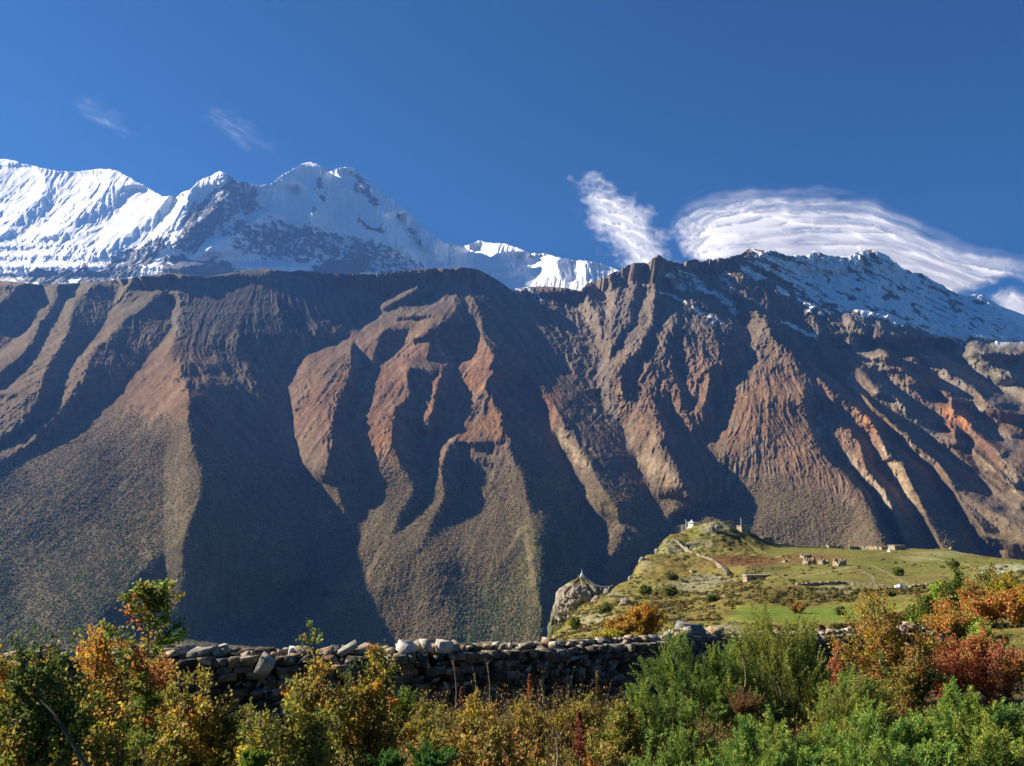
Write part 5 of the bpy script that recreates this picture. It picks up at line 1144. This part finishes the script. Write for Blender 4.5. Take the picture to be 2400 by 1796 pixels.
for u, v, w, lab in [(1572,1402,36,'dark green bush on the knoll slope above the orange tree'),(1510,1395,26,'green bush left on the knoll slope'),(1420,1440,34,'dark green bush right of the rock tower foot'),(1350,1475,30,'dark bush at the base of the rock tower'),(1672,1417,30,'lone green bush at the left end of the level field'),(2088,1402,20,'round dark bush below the tarpaulin shelter'),(2106,1350,22,'dark bush on the terrace behind the tarpaulin shelter'),(1870,1438,34,'brown bush on the level field'),(1972,1442,22,'small dark bush at the right of the level field'),(2235,1333,24,'round green bush on the terrace right slope'),(1575,1362,24,'green bush beside the grey gravel patch')]:
    p = on_hill(u, v); D = p.y; shrub(lab, u, D, v - w * .75, w, dict(dark=3, green=1.5, olive=.6) if 'brown' not in lab else dict(rust=1, olive=2), 12, 16, 12, .0022 * D, group='single bushes on the hillside', low=.05, base=p)

# undergrowth between wall and bushes: too many stems to count
def undergrowth():
    r = PR; n = 19000
    D = r.uniform(3.6, 12.2, n); u = r.uniform(-60, 2460, n); k = (D < 12.0 - .0 * u) 
    z = hill_z(u, D); x = ray(u, row_of(z / D))[0] * D
    h = np.interp(D, [3.6, 5.6, 6.4, 7.2, 8.6, 10, 11, 12.2], [.26, .32, .56, .74, .64, .36, .2, .18]) * r.uniform(.45, 1.15, n) * np.interp(u, [0, 850, 950, 1480, 1560, 2460], [.6, .7, 1, 1, .7, .5])
    a = fbm(x * .9, D * .9, 3, 61); h *= .6 + .8 * a
    B = np.stack([x, D, z - .03], 1); dr = unit(np.stack([r.normal(size=n) * .3, r.normal(size=n) * .3, np.ones(n)], 1))
    s = np.linspace(0, 1, 4); bend = r.normal(size=(n, 3)) * .12; bend[:, 2] = 0
    ax = B[:, None] + dr[:, None] * (h[:, None] * s)[..., None] + bend[:, None] * (h[:, None] * s ** 2)[..., None]
    side = unit(np.cross(dr, r.normal(size=(n, 3)))) * .0035
    V = np.stack([ax - side[:, None] * (1.2 - s)[None, :, None], ax + side[:, None] * (1.2 - s)[None, :, None]], 2).reshape(-1, 3)
    i = np.arange(n * 8).reshape(n, 4, 2); F = np.stack([i[:, :-1, 0].ravel(), i[:, :-1, 1].ravel(), i[:, 1:, 1].ravel(), i[:, 1:, 0].ravel()], 1)
    sc = np.repeat(np.array([(.13, .085, .05), (.2, .15, .09), (.1, .06, .04), (.16, .12, .05)])[r.integers(4, size=n)], 8, 0)
    m = 11; f = (.35 + .65 * r.random((n, m))) * 3; q = np.minimum(f.astype(int), 2); fr = (f - q)[..., None]; rr = np.arange(n)[:, None]
    LB = (ax[rr, q] * (1 - fr) + ax[rr, q + 1] * fr + r.normal(size=(n, m, 3)) * .012).reshape(-1, 3); T = unit(r.normal(size=LB.shape) + np.array((0, 0, .4))); ln = .026 * r.uniform(.6, 1.3, len(LB))
    Q = leaf_quads(LB, T, ln, ln * .5)
    pal = np.array([(.38, .31, .07), (.32, .25, .06), (.26, .25, .06), (.36, .22, .07), (.26, .13, .05), (.2, .22, .05)]); pi = (np.clip(a * 1.4 - .2 + r.normal(size=n) * .2, 0, .999) * 6).astype(int)
    cc = np.repeat(pal[pi], m, 0) * r.uniform(.6, 1.4, (n * m, 1))
    o = mesh_obj('undergrowth', np.concatenate([V, Q.reshape(-1, 3)]), np.concatenate([F, np.arange(len(Q) * 4).reshape(-1, 4) + len(V)]), LEAF, np.concatenate([sc, np.repeat(cc, 4, 0)]))
    tag(o, 'yellow brown autumn undergrowth of thin stems in front of the stone wall', 'undergrowth', kind='stuff')
    # grass blades
    n = 16000; D = r.uniform(3.4, 26, n) ** 1.0; u = r.uniform(-60, 2460, n); z = hill_z(u, D); x = ray(u, row_of(z / D))[0] * D
    h = r.uniform(.1, .34, n) * np.interp(D, [3, 12, 26], [1, .8, 1.2]); B = np.stack([x, D, z - .02], 1); dr = unit(np.stack([r.normal(size=n) * .45, r.normal(size=n) * .45, np.ones(n)], 1))
    Q = leaf_quads(B, dr, h, np.full(n, .006) + D * .0004); pal = np.array([(.13, .14, .03), (.18, .16, .06), (.1, .12, .03), (.2, .17, .08)])
    o = mesh_obj('grass', Q.reshape(-1, 3), np.arange(n * 4).reshape(-1, 4), LEAF, np.repeat(pal[r.integers(4, size=n)] * r.uniform(.6, 1.3, (n, 1)), 4, 0)); tag(o, 'rough grass growing between the bushes and the wall', 'grass', kind='stuff')
undergrowth()
def stalk(u, vt, vb, D, label, dry=True):
    a, b = at(u + 4, vb, D), at(u, vt, D); k = 7; s = np.linspace(0, 1, k); P = np.array([a.lerp(b, q)[:] for q in s]); P[:, 0] += .012 * np.sin(s * 4)
    V, F = tubes(P[None], (.0055 * (1 - .6 * s))[None], 5); t = empty('dry_stalk', a); tag(t, label, 'stalk', 'dry stalks before the wall')
    mesh_obj('stem', V - np.array(a), F, mat_plain('straw', (.36, .29, .18), nscale=20) if 'straw' not in bpy.data.materials else bpy.data.materials['straw'], None, t)
    n = 26; f = .75 + .25 * PR.random(n); B = np.stack([np.interp(f, s, P[:, i]) for i in range(3)], 1); Q = leaf_quads(B, unit(PR.normal(size=(n, 3)) + np.array((0, 0, .8))), np.full(n, .03), np.full(n, .008))
    mesh_obj('seed_head', Q.reshape(-1, 3) - np.array(a), np.arange(n * 4).reshape(-1, 4), LEAF, np.repeat(np.tile(np.array((.24, .18, .1)), (n, 1)), 4, 0), t)
for u, vt, vb, D, l in [(1064,1548,1660,8.2,'tall pale dry stalk left of centre before the wall'),(1143,1553,1650,8.4,'straight pale dry stalk near the middle of the wall'),(1112,1580,1650,8.6,'short dry stalk with drooping head before the wall'),(1268,1598,1650,8.4,'thin dry stalk right of the middle of the wall'),(1300,1712,1800,4.4,'pale dry stalk in the brown undergrowth at the bottom'),(1400,1575,1650,8.0,'grey seed stalk at the right part of the dark wall'),(1742,1545,1610,7.6,'thin straw in front of the wide juniper')]:
    stalk(u, vt, vb, D, l)
def dock(u, vt, vb, D, label, col):
    a, b = at(u + 3, vb, D), at(u, vt, D); H = (b - a).length; t = empty('dock_plant', a); tag(t, label, 'dock plant', 'red dock spikes')
    s = np.linspace(0, 1, 6); P = np.array([(a.lerp(b, q) - a)[:] for q in s]); V, F = tubes(P[None], (.006 * (1 - .6 * s))[None], 5); mesh_obj('stem', V, F, BARK, None, t)
    n = 340; f = .2 + .8 * PR.random(n); an = PR.uniform(0, 6.28, n); rr = .045 * np.sin(np.clip(f * 3.0, 0, 3.14)) ** .5 * PR.uniform(.2, 1, n) * (1.15 - .8 * f)
    B = np.stack([np.interp(f, s, P[:, i]) for i in range(3)], 1) + np.stack([rr * np.cos(an), rr * np.sin(an), 0 * an], 1); Q = leaf_quads(B, unit(PR.normal(size=(n, 3))), np.full(n, .02), np.full(n, .014))
    mesh_obj('seed_spike', Q.reshape(-1, 3), np.arange(n * 4).reshape(-1, 4), LEAF, np.repeat(np.array(col)[None] * PR.uniform(.6, 1.4, (n, 1)), 4, 0), t)
dock(1241, 1582, 1648, 8.2, 'rusty orange dock spike standing before the dark wall', (.32, .12, .04))
dock(1357, 1668, 1800, 4.6, 'tall red brown dock spike in the brown undergrowth', (.26, .07, .035))
dock(1082, 1612, 1660, 8.0, 'small maroon dock spike at the wall foot', (.2, .07, .05))
dock(1400, 1590, 1655, 7.8, 'brownish green dock spike at the right end of the dark wall', (.14, .11, .04))
def feathery(u, vt, vb, D, wpx, label, col, n=46):
    a = at(u, vb, D); H = (ray(0, vt)[1] - ray(0, vb)[1]) * D; R_ = wpx / 2 * D / FPX; t = empty('feathery_herb', a); tag(t, label, 'herb', 'bright feathery herbs')
    k = 12; s = np.linspace(0, 1, k); an = PR.uniform(0, 6.28, n); tip = np.stack([R_ * np.cos(an) * PR.random(n), R_ * np.sin(an) * PR.random(n), H * PR.uniform(.5, 1, n)], 1)
    ax = tip[:, None] * s[None, :, None] + np.array((0, 0, .15 * H)) * (s * (1 - s))[None, :, None]; V, F = tubes(ax, np.repeat((.003 * (1 - .7 * s))[None], n, 0), 3); mesh_obj('stems', V, F, BARK, None, t)
    g = 8; B = np.repeat(ax[:, 3:, None], g, 2); T = unit(unit(np.gradient(ax, axis=1))[:, 3:, None] + unit(PR.normal(size=B.shape)) * .8); ln = .05 * (1.3 - s[3:])[None, :, None] * PR.uniform(.6, 1.2, B.shape[:3]); m = B.size // 3
    Q = leaf_quads(B.reshape(-1, 3), T.reshape(-1, 3), ln.ravel(), np.full(m, .007)); mesh_obj('foliage', Q.reshape(-1, 3), np.arange(m * 4).reshape(-1, 4), LEAF, np.repeat(np.array(col)[None] * PR.uniform(.7, 1.3, (m, 1)), 4, 0), t)
feathery(938, 1608, 1715, 6.4, 90, 'bright lime feathery herb before the left part of the wall', (.17, .27, .035))
feathery(1005, 1748, 1815, 4.4, 130, 'bright green feathery herb at the bottom edge', (.09, .2, .04))
feathery(905, 1762, 1815, 4.3, 90, 'smaller green feathery herb at the bottom edge under the yellow bush', (.09, .2, .04), 34)
feathery(1745, 1608, 1700, 7.2, 110, 'tawny brown feathery herb among the junipers', (.26, .15, .06), 60)
feathery(1490, 1600, 1690, 7.6, 50, 'green curving herb at the dark corner of the wall', (.12, .17, .04), 26)
feathery(600, 1760, 1812, 3.9, 60, 'lime herb at the bottom edge left of centre', (.17, .26, .03), 26)
def scrap(u, v, D, s, label, col):
    bm = bmesh.new(); n = 6; g = [[bm.verts.new(((i / n - .5) * s, .2 * s * math.sin(i * 1.7 + j), (j / n - .5) * s * .6 + .15 * s * math.sin(i * 1.1))) for j in range(n + 1)] for i in range(n + 1)]
    for i in range(n):
        for j in range(n): bm.faces.new((g[i][j], g[i + 1][j], g[i + 1][j + 1], g[i][j + 1]))
    o = bm_obj('cloth_scrap', bm, mat_plain('scrap_' + label.split()[0], col, nscale=10, namt=.15)); so = o.modifiers.new('cloth', 'SOLIDIFY'); so.thickness = .003; o.location = at(u, v, D); o.rotation_euler = (.3, -.4, .3); tag(o, label, 'scrap')
scrap(1479, 1679, 6.6, .06, 'red scrap of cloth caught in the plants left of the junipers', (.62, .05, .05))
# ------------------------------------------------------------------ high clouds, far beyond the haze
def cloud_mat():
    m = bpy.data.materials.new('cirrus'); m.use_nodes = True; n = m.node_tree.nodes; l = m.node_tree.links; n.clear()
    o = n.new('ShaderNodeOutputMaterial'); a = n.new('ShaderNodeAttribute'); a.attribute_name = 'Col'; sep = n.new('ShaderNodeSeparateColor'); l.new(a.outputs['Color'], sep.inputs[0])
    tr = n.new('ShaderNodeBsdfTransparent'); tl = n.new('ShaderNodeBsdfTranslucent'); df = n.new('ShaderNodeBsdfDiffuse'); tl.inputs['Color'].default_value = (.97, .97, 1, 1); df.inputs['Color'].default_value = (.97, .97, 1, 1)
    ad = n.new('ShaderNodeMixShader'); ad.inputs[0].default_value = .35; l.new(tl.outputs[0], ad.inputs[1]); l.new(df.outputs[0], ad.inputs[2])
    mx = n.new('ShaderNodeMixShader'); l.new(sep.outputs[0], mx.inputs[0]); l.new(tr.outputs[0], mx.inputs[1]); l.new(ad.outputs[0], mx.inputs[2]); l.new(mx.outputs[0], o.inputs['Surface']); return m
CIRRUS = cloud_mat()
def cloud(label, box, dens, alt=6200.0, thick=260.0, st=3.0, group=None):
    u = np.arange(box[0], box[2] + st, st); v = np.arange(box[1], box[3] + st, st); U, V = np.meshgrid(u, v); d = np.clip(dens(U, V), 0, 1)
    tx, tz = ray(U, V); out = []
    for sgn in (-1, 1):
        Zp = alt + sgn * thick * d; D = Zp / tz; out.append(np.stack([tx * D, D, Zp + 0 * U], -1))
    nr, nc = U.shape; F = grid_faces(nr, nc); n = nr * nc; a = 1 - np.sqrt(1 - np.clip(d, 0, .985))
    keep = (d.ravel()[F].max(1) > .01); F = F[keep]
    Vv = np.concatenate([out[0].reshape(-1, 3), out[1].reshape(-1, 3)]); A = np.concatenate([a.ravel(), a.ravel()])
    o = mesh_obj('cloud', Vv, np.concatenate([F, F[:, ::-1] + n]), CIRRUS, np.stack([A, A, A], 1), smooth=True); tag(o, label, 'cloud', group)
def ell(U, V, cx, cy, rx, ry, a):
    ca, sa = math.cos(a), math.sin(a); x, y = U - cx, V - cy; return np.sqrt(((x * ca + y * sa) / rx) ** 2 + ((-x * sa + y * ca) / ry) ** 2)
def main_cloud(U, V):
    topE = np.interp(U, [1560,1600,1660,1720,1800,1900,1980,2060,2120,2180,2260,2340,2420,2500], [520,478,456,450,447,449,456,478,503,535,570,594,612,640])
    botE = np.interp(U, [1560,1600,1700,2140,2220,2280,2330,2360,2420,2500], [545,590,660,680,700,690,668,655,668,690])
    n = fbm(U / 60, V / 40, 4, 100); w = fbm((U + .5 * V) / 16, (V - .2 * U) / 10, 3, 102)
    arc = V - topE + 16 * (n - .5) + .06 * (U - 1900)
    rip = .5 + .5 * np.sin(arc / 27 * 6.283 + 2.5 * (fbm(U / 120, V / 60, 2, 124) - .5)); rip = rip ** 1.4 * (.35 + 1.1 * fbm(U / 90, V / 30, 2, 122))
    fil = fbm(arc / 7, (U + .4 * V) / 60, 3, 126)
    edge = sstep(-14, 60, V - topE + 26 * (n - .5) + 16 * (fil - .5)) * sstep(-6, 34, botE - V + 26 * (n - .5) + 12 * (w - .5)) * sstep(1556, 1650, U + 60 * (w - .5) + 40 * (n - .5))
    depth = sstep(0, 120, V - topE)
    return edge * (.9 + .3 * depth - .58 * rip * (1 - .35 * depth) + .3 * (n - .5) + .4 * (fil - .5) * (1 - .4 * depth))
cloud('broad rippled white cloud bank spreading above the right hand crest', (1545, 420, 2500, 720), main_cloud)
def lobe(U, V):
    n = fbm(U / 34, V / 26, 4, 106); w = fbm((U + V) / 14, (V - .6 * U) / 9, 3, 108); t = (U - 1375) * .62 + (V - 450) * .78
    rip = .5 + .5 * np.sin((V * .8 - U * .35) / 19 * 6.283 + (n - .5) * 5); d = ell(U, V, 1470, 535, 150, 52 + .08 * (V - 450), .86)
    return sstep(1.25, .35, d + 1.0 * (n - .5) + .35 * (w - .5)) * (.85 - .26 * rip + .4 * (n - .5) + .3 * (w - .5)) * 1.15
cloud('smaller ragged cloud streak rising left of the broad cloud bank', (1330, 400, 1640, 660), lobe)
cloud('low soft cloud behind the right end of the crest', (2310, 660, 2500, 800), lambda U, V: sstep(1.2, .3, ell(U, V, 2430, 725, 130, 42, .25) + .8 * (fbm(U / 40, V / 24, 3, 110) - .5)) * .8)
cloud('faint wispy cloud high above the left snow dome', (110, 200, 360, 350), lambda U, V: sstep(1.1, .1, ell(U, V, 235, 272, 105, 32, .5) + .7 * (fbm(U / 30, V / 20, 3, 112) - .5)) * (.04 + .13 * sstep(.45, .8, fbm((U + 1.8 * V) / 70, (V - .55 * U) / 7, 3, 114))), st=4)
cloud('very faint wisp above the rocky snow pyramid', (440, 230, 700, 380), lambda U, V: sstep(1.1, .1, ell(U, V, 560, 305, 110, 36, .6) + .7 * (fbm(U / 30, V / 20, 3, 116) - .5)) * (.03 + .1 * sstep(.45, .8, fbm((U + 1.8 * V) / 70, (V - .6 * U) / 7, 3, 118))), st=4)
